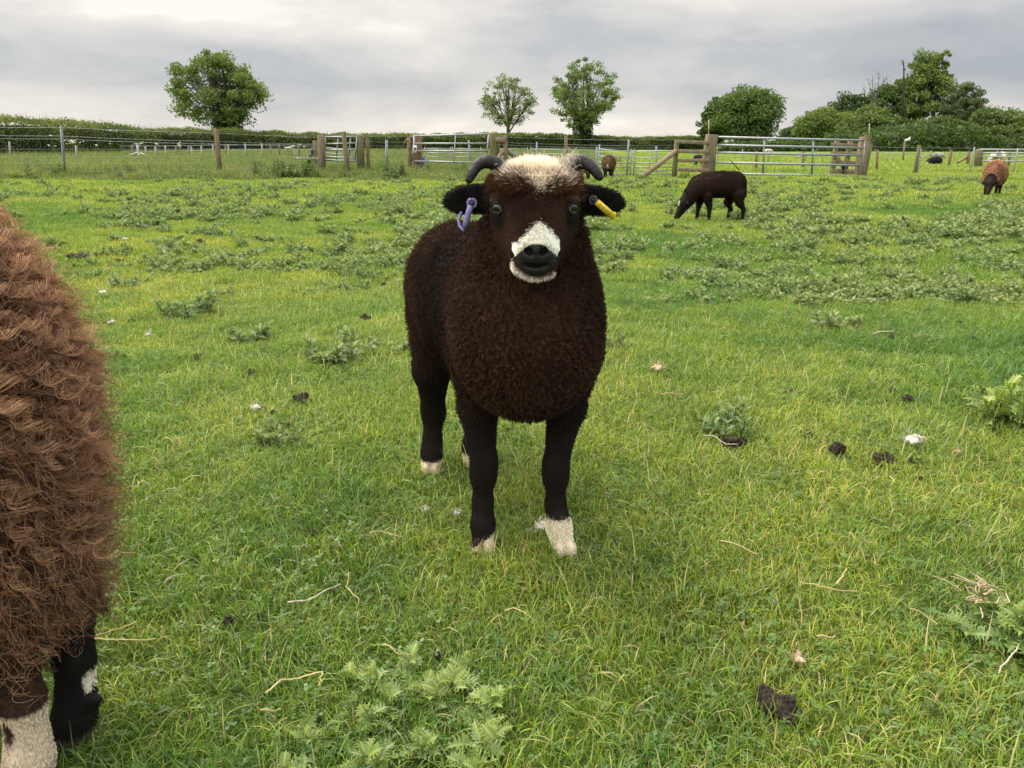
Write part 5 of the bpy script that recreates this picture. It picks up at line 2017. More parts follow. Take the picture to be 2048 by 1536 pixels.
D0 = 20.9
fence = empty('wire_fence', (xat(432, 345, D0), D0, 0), 'strained wire fence with metal and round wooden posts left of the hand gate', 'fence')
metal_post(121, 252, 129, 356, D0, fence)
wood_post(432, 259, 440, 348, D0, 0.125, WOODC, fence)
lp = wood_post(687, 263, 697, 350, D0 - 0.15, 0.12, WOODC, fence)
lp['label'] = 'leaning post in front of the hand gate'
metal_post(-150, 252, -140, 358, D0, fence)
wood_post(642, 270, 644, 345, 21.6, 0.20, WOODC * 0.95, fence, domed=False)
for ys in ((252, 255, 266, 275), (268, 272, 283, 288), (274, 278, 288, 293), (338, 343, 338, 330)):
    wire([P(-150, ys[0], D0), P(122, ys[1], D0), P(434, ys[2], D0), P(640, ys[3], 21.5)], fence)
# stock netting below the lower strands
mb = MB()
for x in np.arange(xat(-150, 300, D0), xat(640, 300, D0), 0.30):
    mb.tube([(x, D0 + 0.01, 0.05), (x, D0 + 0.01, 0.93)], 0.0018, 3, GREYC, cap=False)
for z in (0.35, 0.52, 0.70):
    mb.tube([(xat(-150, 300, D0), D0 + 0.01, z), (xat(640, 300, D0), D0 + 0.01, z)], 0.0018, 3, GREYC, cap=False)
mb.obj('netting', M_STEEL, fence)['kind'] = 'stuff'

fence = empty('wire_fence', (xat(772, 330, 21.8), 21.8, 0), 'short wire fence between the hand gate and the wider steel gate', 'fence')
wood_post(720, 267, 722, 345, 21.8, 0.215, WOODG, fence, domed=True)
wood_post(735, 277, 737, 345, 22.0, 0.10, WOODC, fence)
metal_post(772, 280, 772, 340, 22.2, fence, 0.045)
wood_post(818, 275, 820, 340, 22.4, 0.12, WOODC, fence)
wood_post(834, 268, 836, 340, 22.4, 0.26, WOODC * np.array([1.15, 0.95, 0.9]), fence, domed=False)
for y in (272, 283, 291, 305):
    wire([P(722, y, 21.7), P(772, y + 1, 22.1), P(832, y + 1, 22.3)], fence)

fence = empty('wire_fence', (xat(1132, 330, 22), 22, 0), 'wire fence with timber strutted post behind the horns of the big lamb', 'fence')
wood_post(988, 263, 992, 350, 22.0, 0.275, WOODG, fence, domed=True)
wood_post(1010, 270, 1013, 350, 21.8, 0.125, WOODC, fence)
wood_post(1132, 272, 1134, 345, 22.0, 0.095, WOODC, fence)
metal_post(1073, 284, 1072, 345, 22.6, fence)
metal_post(1257, 279, 1252, 356, 20.9, fence, 0.036)
mb = MB()
a = P(1010, 297, 21.8)
mb.tube([a, np.array([xat(972, 340, 21.6), 21.6, 0.05])], [0.055, 0.058], 8, WOODC * 1.1)
mb.tube([a, np.array([xat(1060, 335, 22.6), 22.6, 0.1])], [0.055, 0.058], 8, WOODC)
mb.obj('strut', M_WOOD, fence)
mb = MB()
mb.bar(P(990, 279, 21.9), P(1010, 281, 21.7), 0.05, 0.12, WOODC)
mb.obj('cross_rail', M_WOOD, fence)
for y in (273, 284, 289, 303):
    wire([P(990, y, 21.9), P(1010, y + 1, 21.7), P(1132, y + 5, 21.9), P(1256, y + 7, 20.9), P(1352, y + 6, 21.0)], fence)
mb = MB()
q = P(998, 283, 21.84)
mb.tube([q + np.array([-0.05, 0, 0.06]), q, q + np.array([0.03, -0.02, 0.05]), q + np.array([0.05, 0, -0.06])], 0.012, 5, (0.05, 0.25, 0.55))
tag(mb.obj('twine', M_PAINT), 'knotted blue twine tied between the thick round post and its thinner neighbour', 'twine')


def gate(name, label, frame, bars, ups, D, rad=0.024, col=STEELC, mesh_bars=None, cat='gate', barname='bar'):
    """frame: (xl, xr); bars: list of (yl, yr); ups: x positions"""
    xl, xr = frame
    p0 = P(0.5 * (xl + xr), bars[-1][1], D)
    root = empty(name, (p0[0], D, 0), label, cat)
    for yl, yr in bars:
        mb = MB()
        mb.tube([P(xl, yl, D), P(xr, yr, D)], rad, 8, col)
        mb.obj(barname, M_STEEL, root)
    for i, x in enumerate(ups):
        f = (x - xl) / (xr - xl)
        yt = bars[0][0] * (1 - f) + bars[0][1] * f
        yb = bars[-1][0] * (1 - f) + bars[-1][1] * f
        mb = MB()
        dx = 0.0 if i in (0, len(ups) - 1) else 0.022
        mb.tube([P(x + 1, yt, D) + [0, dx, 0], P(x - 3, yb, D) + [0, dx, 0]], rad * 0.95, 8, col * (0.95 if dx == 0 else 0.75))
        mb.obj('upright', M_STEEL, root)
    if mesh_bars:
        i0 = mesh_bars
        mb = MB()
        for x in np.linspace(xl + 3, xr - 3, 34):
            f = (x - xl) / (xr - xl)
            y0 = bars[i0][0] * (1 - f) + bars[i0][1] * f
            y1 = bars[-1][0] * (1 - f) + bars[-1][1] * f
            mb.tube([P(x, y0, D) + [0, -0.026, 0], P(x - 1, y1, D) + [0, -0.026, 0]], 0.0035, 3, GREYC, cap=False)
        mb.obj('mesh_panel', M_STEEL, root)['kind'] = 'stuff'
    return root


gate('hand_gate', 'narrow steel hand gate behind the leaning wooden post', (649, 714), [(274, 273), (288, 286), (300, 299), (314, 315), (320, 322)], [650, 675, 700, 713], 21.7, 0.02)
g2 = gate('field_gate', 'four bar steel gate between the blue bucket and the thick round post', (828, 976), [(272, 268), (287, 287), (302, 302), (322, 326)], [828, 976], 22.2, 0.024)
mb = MB()
mb.bar(P(911, 271, 22.15), P(906, 345, 22.15), 0.045, 0.03, STEELC)
mb.obj('brace', M_STEEL, g2)
mb = MB()
c = P(830, 298, 22.1)
mb.bar(c + [0, 0, -0.1], c + [0, 0, 0.1], 0.11, 0.012, (0.6, 0.62, 0.62))
mb.bar(c + [0, -0.009, -0.015], c + [0, -0.009, 0.03], 0.06, 0.012, (0.03, 0.03, 0.03))
mb.obj('latch_plate', M_PAINT, g2)['label'] = 'small white plate with a dark slot'
mb = MB()
c = P(840, 324, 23.0)
V_, F_ = [], []
mb.tube([c + [0, 0, -0.2], c + [0, 0, -0.19], c + [0, 0, 0.12], c + [0, 0, 0.13], c + [0, 0, 0.02]], [0.12, 0.125, 0.15, 0.155, 0.12], 16, (0.03, 0.06, 0.42), cap=False)
mb.tube([c + [0, 0, -0.2], c + [0, 0, -0.195]], [0.12, 0.12], 16, (0.03, 0.06, 0.42))
tag(mb.obj('bucket', M_PAINT), 'blue bucket behind the hinge post of the four bar gate', 'bucket')
mb = MB()
a = P(822, 281, 22.2)
mb.tube([a, a + np.array([-0.06, -0.02, 0.03]), a + np.array([-0.13, -0.02, 0.02]), a + np.array([-0.19, -0.02, -0.06]), a + np.array([-0.21, -0.02, -0.16])], 0.012, 5, (0.55, 0.22, 0.12))
tag(mb.obj('cord', M_PAINT), 'orange baler cord hanging from the post left of the four bar gate', 'cord')


def hurdle(label, x0, x1, yt0, yt1, D, ups, n=5, yb=None, rad=0.016):
    b = []
    t0, t1 = P(x0, yt0, D)[2], P(x1, yt1, D)[2]
    root = empty('hurdle', (xat((x0 + x1) / 2, 330, D), D, 0), label, 'hurdle', 'steel sheep hurdles')
    zb = 0.06
    fr = [1.0, 0.72, 0.48, 0.30, 0.15, 0.0][:n + 1]
    for q in fr:
        mb = MB()
        mb.tube([(xat(x0, 320, D), D, zb + (t0 - zb) * q), (xat(x1, 320, D), D, zb + (t1 - zb) * q)], rad, 6, STEELC * 1.05)
        mb.obj('bar', M_STEEL, root)
    for x in [x0, x1] + list(ups):
        f = (x - x0) / (x1 - x0)
        mb = MB()
        end = x in (x0, x1)
        mb.bar((xat(x, 320, D), D, 0.0), (xat(x, 320, D), D, t0 + (t1 - t0) * f + (0.06 if end else 0)), 0.034 if end else 0.024, 0.034, STEELC)
        mb.obj('upright', M_STEEL, root)
    return root


hurdle('steel hurdle behind the brown ewe seen from behind', 1193, 1262, 298, 303, 21.4, [1228])
hurdle('steel hurdle crossed by the sloping wooden strut', 1268, 1350, 303, 302, 21.5, [1300])
hurdle('far steel hurdle behind the left half of the four bar gate', 850, 902, 297, 297, 32, [876], 4)
hurdle('far steel hurdle behind the right half of the four bar gate', 905, 962, 297, 298, 32, [935], 4)
hurdle('far steel hurdle behind the left horn of the big lamb', 985, 1055, 298, 298, 31, [1020], 4)
hurdle('far steel hurdle rising behind the pale topknot of the big lamb', 1062, 1192, 298, 300, 30, [1088, 1130, 1155], 4)
hurdle('sloping steel hurdle seen through the hand gate', 651, 712, 295, 301, 28, [680], 4)
fp = empty('steel_post', (xat(1375, 320, 24), 24, 0), 'plain steel post standing behind the metal hurdles', 'post')
metal_post(1312, 292, 1312, 350, 23.0, fp, 0.038)
fp = empty('steel_post', (xat(1198, 320, 22.6), 22.6, 0), 'steel post beside the left end of the hurdle by the brown ewe', 'post')
metal_post(1199, 289, 1197, 350, 22.6, fp, 0.036)
fp = empty('steel_post', (xat(937, 320, 27), 27, 0), 'white steel post seen through the four bar gate', 'post')
metal_post(937, 281, 940, 325, 27, fp, 0.04)

# timber rail fence
rf = empty('rail_fence', (xat(1385, 350, 21), 21.0, 0), 'four rail wooden fence beside the long gate', 'fence')
wood_post(1354, 279, 1348, 353, 21.0, 0.13, WOODG * 1.1, rf)
sp_ = wood_post(1424, 269, 1412, 354, 21.0, 0.29, WOODC * 0.92, rf, 'gate_post', square=True)
for yl, yr in ((283, 286), (302, 304), (321, 321), (339, 341)):
    mb = MB()
    mb.bar(P(1356, yl, 20.9), P(1418, yr, 20.84), 0.035, 0.095, WOODC * 1.1)
    mb.obj('rail', M_WOOD, rf)
mb = MB()
mb.tube([P(1352, 302, 20.9), np.array([xat(1284, 355, 20.4), 20.4, 0.02])], [0.06, 0.062], 9, WOODC * 1.2)
mb.obj('strut', M_WOOD, rf)
for px, py0, py1, D, lab in ((1418, 239, 272, 21.1, 'thin pale cane fixed upright on the gate post left of the long gate'), (1739, 247, 276, 21.0, 'thin pale cane fixed upright on the gate post right of the long gate')):
    mb = MB()
    mb.tube([P(px - 1, py1 + 4, D - 0.16), P(px, py0, D - 0.16)], [0.018, 0.015], 6, WOODC * 1.7)
    tag(mb.obj('cane', M_WOOD), lab, 'cane')

gate('field_gate', 'long galvanised five bar gate with wire mesh at its foot', (1431, 1729), [(274, 281), (290, 296), (305, 311), (325, 331), (347, 353)], [1431, 1529, 1627, 1728], 20.9, 0.027, STEELC, 3)
mb = MB()
mb.tube([P(1462, 322, 20.8), P(1478, 340, 20.8)], 0.012, 6, (0.03, 0.03, 0.03))
tag(mb.obj('gate_stay', M_PAINT), 'short dark rod hanging slantwise in the mesh of the long gate', 'rod')
gp = empty('gate_post', (xat(1722, 355, 21), 21, 0), 'square wooden gate post at the right end of the long gate', 'post')
wood_post(1731, 274, 1719, 356, 21.0, 0.24, WOODC, gp, 'shaft', square=True)
gp = empty('fence_post', (xat(1740, 350, 21.3), 21.3, 0), 'slim wooden post leaning right beside the right gate post', 'post')
wood_post(1742, 288, 1728, 352, 21.3, 0.10, WOODG * 1.1, gp, 'shaft')

wh = empty('wooden_hurdle', (xat(1690, 345, 22.5), 22.5, 0), 'tall rough timber hurdle with crossed braces behind the right end of the long gate', 'hurdle')
for tx, ty, bx in ((1674, 282, 1663), (1701, 283, 1688), (1722, 285, 1713)):
    wood_post(tx, ty, bx, 350, 22.5, 0.12, WOODC * 0.95, wh, 'wooden_post', square=True)
for yl, yr, w in ((289, 291, 0.09), (306, 308, 0.08), (324, 326, 0.09), (343, 345, 0.15)):
    mb = MB()
    mb.bar(P(1662, yl, 22.4), P(1722, yr, 22.4), 0.035, w, WOODC)
    mb.obj('rail', M_WOOD, wh)
for a, b in (((1674, 312), (1692, 346)), ((1694, 318), (1682, 345))):
    mb = MB()
    mb.bar(P(*a, 22.33), P(*b, 22.33), 0.035, 0.08, WOODC * 0.8)
    mb.obj('brace', M_WOOD, wh)

fence = empty('wire_fence', (xat(1838, 345, 23), 23, 0), 'wire fence with wooden and leaning metal posts on the right', 'fence')
wood_post(1839, 290, 1829, 350, 23.0, 0.10, WOODG, fence)
metal_post(1842, 297, 1836, 340, 23.2, fence, 0.03)
metal_post(1949, 294, 1939, 348, 23.0, fence, 0.036)
metal_post(2036, 296, 2026, 344, 24.0, fence, 0.034)
wood_post(2140, 290, 2135, 348, 23.0, 0.10, WOODC, fence)
for y in (295, 304, 309):
    wire([P(1742, y - 2, 21.4), P(1839, y, 22.9), P(1948, y + 1, 22.9), P(2036, y + 2, 23.9), P(2140, y + 1, 22.9)], fence)
fence = empty('post_fence', (xat(1900, 330, 30), 30, 0), 'back fence of thin wooden posts across the right paddock', 'fence')
for tx, ty, bx, by, D, w, k in ((1755, 300, 1754, 338, 25, 0.085, 0), (1903, 300, 1897, 332, 29, 0.10, 0), (1938, 303, 1937, 322, 31, 0.12, 0), (2020, 303, 2017, 336, 28, 0.09, 0), (1513, 302, 1512, 345, 26, 0.09, 0), (1607, 303, 1605, 340, 27, 0.09, 0)):
    wood_post(tx, ty, bx, by, D, w, WOODC, fence)
for tx, ty, bx, by, D in ((1775, 305, 1775, 320, 36), (1787, 307, 1787, 320, 36), (1752, 309, 1752, 320, 36), (1862, 301, 1862, 320, 36), (1879, 306, 1879, 318, 38), (1537, 302, 1537, 322, 36), (1485, 298, 1485, 318, 38), (1434, 306, 1434, 322, 36), (1612, 304, 1612, 320, 36), (1645, 305, 1645, 322, 36), (1389, 304, 1389, 320, 36), (1560, 303, 1560, 318, 42), (1595, 306, 1595, 320, 42), (1680, 305, 1680, 320, 40)):
    metal_post(tx, ty, bx, by, D, fence, 0.035)
mb = MB()
for y in (306, 312):
    pts = [P(x, y, 36) for x in (1380, 1600, 1750, 1940)]
    mb.tube(pts, 0.006, 3, GREYC)
mb.obj('wire', M_STEEL, fence)
mb = MB()
mb.tube([P(1862, 309, 36), (xat(1838, 320, 35), 35, 0.25)], 0.03, 5, STEELC * 0.9)
mb.tube([P(1862, 309, 36), (xat(1872, 320, 36), 36, 0.25)], 0.03, 5, STEELC * 0.9)
mb.tube([P(1938, 312, 31), (xat(1912, 325, 31), 31, 0.1)], 0.045, 6, WOODC)
mb.tube([P(1612, 310, 36), (xat(1592, 320, 36), 36, 0.25)], 0.028, 5, STEELC * 0.9)
mb.obj('strut', M_STEEL, fence)
gate('field_gate', 'far steel gate beyond the round tan sheep, cut by the right edge', (1962, 2110), [(299, 300), (306, 307), (313, 314), (322, 323)], [1962, 1996, 2060, 2110], 27.5, 0.024)
gp = empty('gate_post', (xat(1958, 330, 27.6), 27.6, 0), 'thick round wooden post at the left end of the far steel gate', 'post')
wood_post(1959, 298, 1957, 330, 27.6, 0.26, WOODG, gp, 'shaft', domed=True)

fence = empty('post_fence', (xat(440, 320, 37), 37, 0), 'row of small white posts with wire crossing the long grass on the left', 'fence')
for tx, ty, D, k in ((18, 283, 34, 0), (151, 291, 30, 0), (290, 292, 37, 0), (310, 293, 37, 0), (330, 291, 37, 0), (382, 293, 37, 0), (402, 292, 37, 0), (425, 289, 36, 0), (456, 289, 36, 0), (490, 287, 36, 0), (523, 287, 36, 0), (588, 297, 36, 0), (623, 297, 37, 0)):
    metal_post(tx, ty, tx + 1, 322, D, fence, 0.036, 'white_post', np.array([0.48, 0.48, 0.45]))
for tx, ty, D in ((264, 290, 38), (352, 292, 38), (377, 292, 38), (558, 287, 36), (597, 287, 36), (541, 291, 40), (451, 290, 40)):
    wood_post(tx, ty, tx + 1, 322, D, 0.10, WOODC, fence)
for y in (290, 300):
    wire([P(240, y + 2, 37), P(425, y, 36), P(523, y - 1, 36), P(640, y, 36)], fence, 0.006)
t3 = empty('strainer_post', (xat(275, 320, 37), 37, 0), 'white steel straining post with splayed struts in the long grass on the left', 'post')
metal_post(274, 290, 277, 320, 37, t3, 0.06, 'shaft', np.array([0.6, 0.62, 0.62]))
mb = MB()
a = P(275, 305, 37)
for x, D in ((232, 36.5), (322, 37.5), (285, 35.5)):
    mb.tube([a, (xat(x, 319, D), D, 0.12)], 0.035, 5, (0.6, 0.62, 0.62))
mb.obj('strut', M_STEEL, t3)
# feed trough / rail by the hand gate
tr = MB()
tr.bar(P(590, 317, 23), P(640, 318, 23), 0.2, 0.06, (0.3, 0.28, 0.25))
tag(tr.obj('plank', M_WOOD), 'grey plank lying in the weeds left of the hand gate', 'plank')
mb = MB()
mb.tube([P(624, 298, 23.2), P(624, 308, 23.2), P(619, 314, 23.2), (xat(616, 325, 23.2), 23.2, 0.2)], 0.05, 7, (0.025, 0.02, 0.02))
tag(mb.obj('pipe', M_PAINT), 'bent black pipe standing left of the hand gate', 'pipe')
wood_p = empty('fence_post', (xat(631, 330, 23.4), 23.4, 0), 'mossy wooden post behind the left post of the hand gate', 'post')
wood_post(630, 281, 631, 335, 23.4, 0.14, WOODG, wood_p, 'shaft')
# lamp on a pole
lp = empty('pole', (xat(1808, 320, 38), 38, 0), 'thin pole with a white lamp head in front of the dark trees', 'lamp post')
mb = MB()
mb.tube([(xat(1806, 320, 38), 38, -0.05), P(1810, 281, 38)], [0.045, 0.04], 7, WOODC * 1.1)
mb.obj('shaft', M_WOOD, lp)
mb = MB()
a = P(1810, 281, 37.9)
mb.tube([a, a + [0.08, -0.05, 0.02], a + [0.15, -0.08, 0.06], a + [0.19, -0.1, 0.07]], [0.05, 0.05, 0.06, 0.11], 8, (0.8, 0.8, 0.78))
mb.obj('lamp_head', M_PAINT, lp)


# ------------------------------------------------------------------ dung, wool tufts, straw and sticks on the grass
def lump_mesh(name, seed, kind):
    r = np.random.default_rng(seed)
    S = SDF((-1.5, -1.5, -0.9), (1.5, 1.5, 1.6), 0.065)
    if kind == 'ball':
        S.ell((0, 0, 0.35), (0.8, 0.72, 0.62), 0.1)
        for i in range(3):
            a = r.uniform(0, 3.14)
            S.ell((0, 0, 0.45 + 0.12 * i), (1.1, 0.05, 0.9), 0.06, (0.35 * i - 0.2, 0.2, a), sub=True)
            S.ell((0, 0, 0.35), (0.70, 0.62, 0.54), 0.05)
    elif kind == 'log':
        for i in range(6):
            S.ell((-0.75 + i * 0.3, r.normal(0, 0.06), 0.28 + r.normal(0, 0.04)), (0.20, 0.42, 0.36), 0.06, (r.normal(0, 0.2), r.normal(0, 0.2), 0.25))
    else:
        m = {'pat': 20, 'heap': 16, 'bits': 6}[kind]
        for i in range(m):
            a, q = r.uniform(0, 6.28), (0.85 if kind != 'bits' else 1.15) * math.sqrt(r.uniform())
            z = 0.10 + (0.32 * (1 - q) if kind == 'heap' else 0.12 * r.uniform())
            s = r.uniform(0.18, 0.36)
            S.ell((q * math.cos(a), q * math.sin(a) * 0.8, z), (s * r.uniform(0.8, 1.4), s * r.uniform(0.8, 1.3), s * r.uniform(0.6, 1.0)), 0.10, (r.normal(0, 0.4), r.normal(0, 0.4), a))
    V, Q = S.surface(0)
    nN = VNoise(9, 12, seed)
    vn, _ = vnormals(V, Q)
    n2 = VNoise(26, 12, seed + 1)
    V = V + vn * (0.045 * nN.sc(V) + 0.030 * n2.sc(V))[:, None]
    C = np.array([0.080, 0.060, 0.044]) * (1 + 0.4 * n2.sc(V))[:, None] * (1 + 0.35 * nN.sc(V * 0.5))[:, None]
    return mesh_np(name, V * 0.5, Q, M_DUNG, np.clip(C, 0.008, 1), smooth=kind in ('ball',))


LUMPS = {'pat': [lump_mesh('dung', 600 + i, 'pat') for i in range(3)], 'heap': [lump_mesh('dung', 610 + i, 'heap') for i in range(3)],
         'bits': [lump_mesh('dung', 620 + i, 'bits') for i in range(3)], 'ball': [lump_mesh('dung', 630, 'ball')], 'log': [lump_mesh('dung', 640, 'log')]}


def litter():
    r = np.random.default_rng(99)
    dung = [
        (155, 526, 38, 'pat', 'flat wide dark dung pat farthest left above the ewe fleece'),
        (215, 521, 14, 'heap', 'small dung lump just right of the flat wide pat'),
        (240, 532, 15, 'heap', 'dark round dung lump, lower of the two right of the flat pat'),
        (284, 532, 20, 'bits', 'scattered dung bits below a white wool tuft'),
        (402, 494, 20, 'heap', 'brown dung heap upper middle of the left meadow'),
        (347, 502, 15, 'bits', 'dark dung crumbs left of the brown upper heap'),
        (471, 484, 11, 'heap', 'tiny dung speck right of the brown upper heap'),
        (606, 519, 12, 'heap', 'small dark dung lump right of the white wool tufts'),
        (762, 537, 11, 'bits', 'tiny dung crumbs left of the rump of the lamb'),
        (778, 431, 15, 'heap', 'reddish dung heap at the near edge of the left thistle field'),
        (590, 586, 15, 'bits', 'grey dung crumbs left of a pale thistle tuft'),
        (769, 572, 14, 'heap', 'dung lump between a dark thistle tuft and the lamb'),
        (418, 608, 22, 'heap', 'straw brown dung lump above the broad low thistle'),
        (731, 643, 24, 'heap', 'dark dung heap above the widest thistle clump'),
        (218, 650, 20, 'bits', 'brown dung beside a white wool tuft near the ewe'),
        (264, 650, 20, 'heap', 'brown dung lump right of the wool tuft near the ewe'),
        (373, 643, 14, 'bits', 'dung crumbs below the broad low thistle'),
        (397, 721, 18, 'heap', 'dark dung lump, left of a pair in the open grass'),
        (415, 714, 13, 'bits', 'smaller dung lump, right of the pair in the open grass'),
        (502, 753, 22, 'pat', 'oval dung pat standing alone in the open left grass'),
        (604, 806, 34, 'heap', 'largest dung heap left of the legs of the lamb'),
        (547, 834, 20, 'heap', 'black dung lump beside a beige wool tuft'),
        (569, 857, 18, 'bits', 'dung crumbs in front of the flattened thistle'),
        (1015, 866, 20, 'bits', 'dung crumbs under the belly of the lamb'),
        (628, 1075, 26, 'bits', 'dung lump crossed by a straw left of the front hooves'),
        (458, 1254, 25, 'heap', 'round dark dung lump left of the pale twig'),
        (523, 1245, 26, 'bits', 'crumbling grey dung between dark lump and pale twig'),
        (573, 1377, 24, 'bits', 'grey dung crumbs above the bent straw'),
        (875, 1327, 20, 'ball', 'smooth black dung pellet above the big pale thistle'),
        (1071, 1294, 28, 'bits', 'dung crumbs in the grass below the hooves of the lamb'),
        (1322, 1286, 18, 'bits', 'faint dung crumbs in the grass right of centre'),
        (1500, 557, 13, 'bits', 'tiny dung lump under the grazing black lamb'),
        (1583, 792, 30, 'bits', 'broken dung pile alone in the middle of the right grass'),
        (1783, 683, 22, 'heap', 'dark dung lump at the end of a dry stick'),
        (1853, 629, 20, 'heap', 'dark dung lump below the flat wide thistle at right'),
        (1918, 651, 12, 'heap', 'small round black dung lump toward the right edge'),
        (1782, 666, 16, 'bits', 'dung crumbs just above the dry stick'),
        (1943, 684, 16, 'heap', 'reddish brown dung lump toward the right edge'),
        (1992, 660, 14, 'bits', 'dung crumbs nearest the right edge above the bushy thistle'),
        (1605, 697, 18, 'bits', 'low brown dung crumbs left of the dry stick'),
        (1782, 789, 20, 'heap', 'upper left dung lump of a pair in the right grass'),
        (1813, 805, 24, 'heap', 'lower right dung lump of a pair in the right grass'),
        (1825, 767, 15, 'bits', 'dung crumbs above the pair in the right grass'),
        (1980, 832, 24, 'bits', 'reddish dung against the tall bushy thistle'),
        (1467, 898, 50, 'log', 'ridged dung log lying in front of a low thistle'),
        (1612, 876, 34, 'bits', 'broken dung between the ridged log and the smooth ball'),
        (1673, 912, 40, 'ball', 'smooth split grey brown dung ball'),
        (1767, 928, 42, 'heap', 'dark dung heap right of the smooth split ball'),
        (1822, 928, 30, 'bits', 'dung crumbs trailing right of the dark heap'),
        (1836, 967, 16, 'ball', 'small black dung pellet below the trailing crumbs'),
        (1925, 1053, 26, 'bits', 'greyish dung half sunk in the grass near the right edge'),
        (1716, 1246, 18, 'bits', 'grey dung crumb above the tan leaf'),
        (1550, 1425, 92, 'pat', 'biggest dung lump at the bottom right, broad and dark'),
    ]
    for i, (px, py, w, kind, lab) in enumerate(dung):
        g = G(px, py)
        d = g[1] * CP + CAM_H * SP
        k = w / FPX * d / 1.0
        ms = LUMPS[kind]
        o = link('dung', ms[i % len(ms)], None, (g[0], g[1], g[2] + 0.012))
        o.rotation_euler = (r.normal(0, 0.1), r.normal(0, 0.1), 0.3 if kind in ('log', 'ball') else r.uniform(0, 6.28))
        kz = {'pat': 1.1, 'heap': 1.25, 'bits': 1.0, 'ball': 1.1, 'log': 1.0}[kind]
        o.scale = (k, k, k * kz)
        tag(o, lab, 'dung', 'dung lumps on the pasture')
    # wool tufts and leaves
    cream = np.array([0.70, 0.66, 0.56])
    tan = np.array([0.52, 0.38, 0.26])
    tufts = [
        (1082, 1068, 30, cream, 1.0, 'white wool tuft beside the white sock of the lamb'),
        (208, 594, 18, cream, 0.5, 'white wool tuft above the brown dung near the ewe'),
        (222, 652, 14, cream * 0.9, 0.6, 'narrow white wool tuft touching brown dung near the ewe'),
        (330, 517, 15, cream, 0.7, 'white wool tuft above the scattered dung bits'),
        (515, 510, 15, cream, 0.6, 'white wool tuft alone in the upper left meadow'),
        (254, 491, 12, cream * 0.9, 0.6, 'small pale wool tuft farthest left in the meadow'),
        (298, 678, 16, cream * 0.9, 0.5, 'pale wool tuft in the open grass right of the ewe'),
        (513, 828, 26, cream * 0.85, 0.5, 'beige wool tuft beside the black dung lump'),
        (1312, 748, 28, tan * 1.25, 0.7, 'peach coloured wool tuft right of the flank of the lamb'),
        (1826, 894, 46, cream * 0.9, 0.4, 'long cream wool strip above the dung crumbs at right'),
        (1597, 1338, 30, tan, 0.9, 'tan curled dead leaf above the biggest dung lump'),
        (1912, 915, 14, tan * 1.1, 0.7, 'small pinkish tuft toward the right edge'),
        (852, 1031, 16, cream * 0.8, 0.7, 'pale wool tuft left of the front hoof of the lamb'),
        (917, 1042, 20, cream * 0.7, 0.6, 'greyish wool tuft touching the front hoof of the lamb'),
        (1540, 463, 9, cream, 0.8, 'white wool speck among the thistles on the right'),
    ]
    for i, (px, py, w, c, hz, lab) in enumerate(tufts):
        g = G(px, py)
        d = g[1] * CP + CAM_H * SP
        k = w * 0.72 / FPX * d
        S = SDF((-0.9, -0.9, -0.4), (0.9, 0.9, 1.1), 0.09)
        for q in range(7):
            S.ell(np.append(r.normal(0, 0.20, 2), 0.15 + 0.25 * r.uniform() * hz), np.array([0.26, 0.22, 0.2 * (0.5 + hz)]) * r.uniform(0.7, 1.2), 0.12, (r.normal(0, 0.5), r.normal(0, 0.5), r.uniform(0, 3)))
        V, Q = S.surface(1)
        nN = VNoise(12, 10, 700 + i)
        V = V + (0.05 * nN.vec(V))
        o = link('wool_tuft', mesh_np('wool_tuft', V * k, Q, M_STRAW, np.tile(c, (len(V), 1)) * (1 + 0.2 * nN.sc(V))[:, None]), None, (g[0], g[1], g[2] + 0.015))
        if 'leaf' in lab:
            o.name = 'dead_leaf'
            tag(o, lab, 'leaf')
        else:
            tag(o, lab, 'wool tuft', 'wool tufts lying on the grass')
        n = 60
        a = r.choice(len(V), n)
        b = V[a] * k
        t = b + r.normal(0, 0.35 * k, (n, 3)) + np.array([0, 0, 0.1 * k])
        hair_obj('fibres', np.stack([b, 0.5 * (b + t) + r.normal(0, 0.08 * k, (n, 3)), t], 1), np.full((1, 3), 0.0003), np.tile(c, (n, 1)), M_WOOL, o)
    # straws and twigs
    st = np.array([0.52, 0.40, 0.20])
    gr = np.array([0.48, 0.42, 0.33])
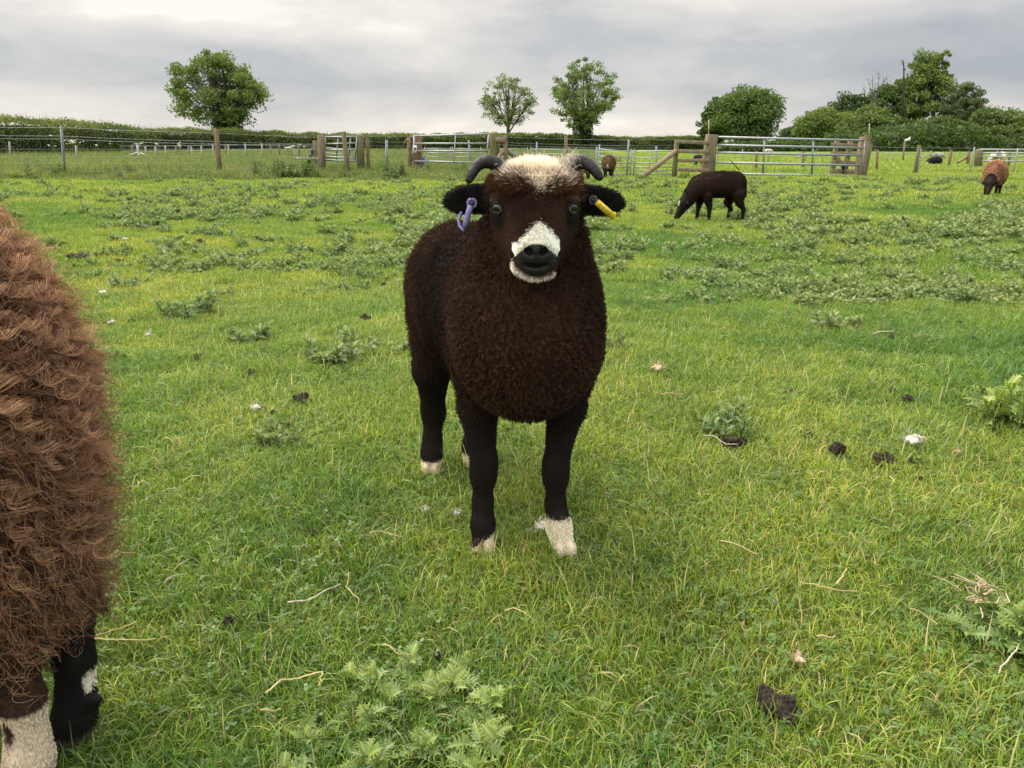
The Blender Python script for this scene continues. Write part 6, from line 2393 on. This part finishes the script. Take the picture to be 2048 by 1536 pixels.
    sticks = [
        ([(578, 1233), (612, 1230), (642, 1215), (685, 1196)], 0.0026, gr, 'pale grey twig lying right of the dung lumps', 'twig'),
        ([(178, 1310), (240, 1309), (313, 1307)], 0.0020, st * 1.2, 'straight pale straw under the fleece of the ewe', 'straw'),
        ([(190, 1306), (230, 1290), (275, 1272)], 0.0018, st, 'sloping straw meeting the straight straw under the ewe', 'straw'),
        ([(537, 1417), (570, 1390), (610, 1384), (648, 1376), (640, 1402)], 0.0022, st * 1.1, 'bent golden straw beside the big pale thistle', 'straw'),
        ([(524, 1452), (548, 1455), (565, 1449)], 0.0020, st, 'short straw below the bent golden straw', 'straw'),
        ([(1990, 1378), (2010, 1350), (2048, 1295)], 0.0022, gr, 'thin dry stalk slanting below the straw tuft', 'twig'),
        ([(1440, 1106), (1480, 1118), (1512, 1132)], 0.0018, st * 1.1, 'thin pale straw in the middle right grass', 'straw'),
        ([(1744, 683), (1762, 677), (1788, 676)], 0.0045, gr, 'dry stick ending at a dark dung lump', 'twig'),
        ([(1405, 890), (1430, 893), (1452, 908), (1475, 910)], 0.0022, gr, 'pale bent stalk looping round the ridged dung log', 'twig'),
        ([(700, 1170), (695, 1200), (720, 1225), (718, 1235)], 0.0014, st, 'thin curved dry stem right of the pale twig', 'straw'),
        ([(740, 1090), (770, 1088), (807, 1097)], 0.0014, st * 1.1, 'thin dry stem in front of the left hoof', 'straw'),
        ([(770, 1318), (795, 1335), (822, 1338)], 0.0018, st, 'pale broken straw above the big pale thistle', 'straw'),
        ([(1320, 805), (1345, 803), (1368, 804)], 0.0024, st, 'short pale straw right of the front leg in the far grass', 'straw'),
        ([(335, 1190), (352, 1178), (378, 1170)], 0.0016, gr, 'thin grey stem in the grass between ewe and twig', 'twig'),
        ([(1670, 1195), (1680, 1180), (1688, 1162)], 0.0030, st * 0.9, 'broad dry grass leaf above the dung crumb at right', 'straw'),
        ([(1600, 1192), (1660, 1205), (1712, 1208)], 0.0016, st, 'long yellow straw crossing the right foreground grass', 'straw'),
        ([(1815, 1245), (1850, 1262), (1872, 1277)], 0.0016, st * 0.8, 'brown straw left of the thistle at lower right', 'straw'),
        ([(1630, 1302), (1650, 1303), (1668, 1302)], 0.0018, st * 1.2, 'short bleached straw right of the tan dead leaf', 'straw'),
    ]
    for pl, rad, c, lab, cat in sticks:
        pts = np.array([G(*q) for q in pl])
        t = np.linspace(0, len(pts) - 1, 5 * (len(pts) - 1) + 1)
        c3 = np.column_stack([np.interp(t, np.arange(len(pts)), pts[:, i]) for i in range(3)])
        c3[:, 2] += 0.030 + 0.002 * np.sin(t * 3)
        c3[:, :2] += r.normal(0, 0.0012, (len(t), 2))
        mb = MB()
        mb.tube(c3, rad * 0.75 * (1 - 0.3 * t / t[-1]), 6, c * np.ones((len(t), 1)) * r.uniform(0.8, 1.15, (len(t), 1)))
        tag(mb.obj(cat, M_STRAW), lab, cat, 'straws and twigs on the grass')
    # straw tuft caught in the right thistle
    g = G(1950, 1248)
    mb = MB()
    for q in range(34):
        a = g + np.append(r.normal(0, 0.016, 2), 0.05 + r.uniform(0, 0.03))
        b = a + np.append(r.normal(0, 0.022, 2) + np.array([-0.012, 0]), r.normal(0.004, 0.01))
        mb.tube([a, 0.5 * (a + b) + r.normal(0, 0.004, 3), b], 0.0011, 4, tan * r.uniform(0.7, 1.3), cap=False)
    tag(mb.obj('straw_tuft', M_STRAW), 'tuft of dry straw caught on the thistle at lower right', 'straw tuft')


litter()
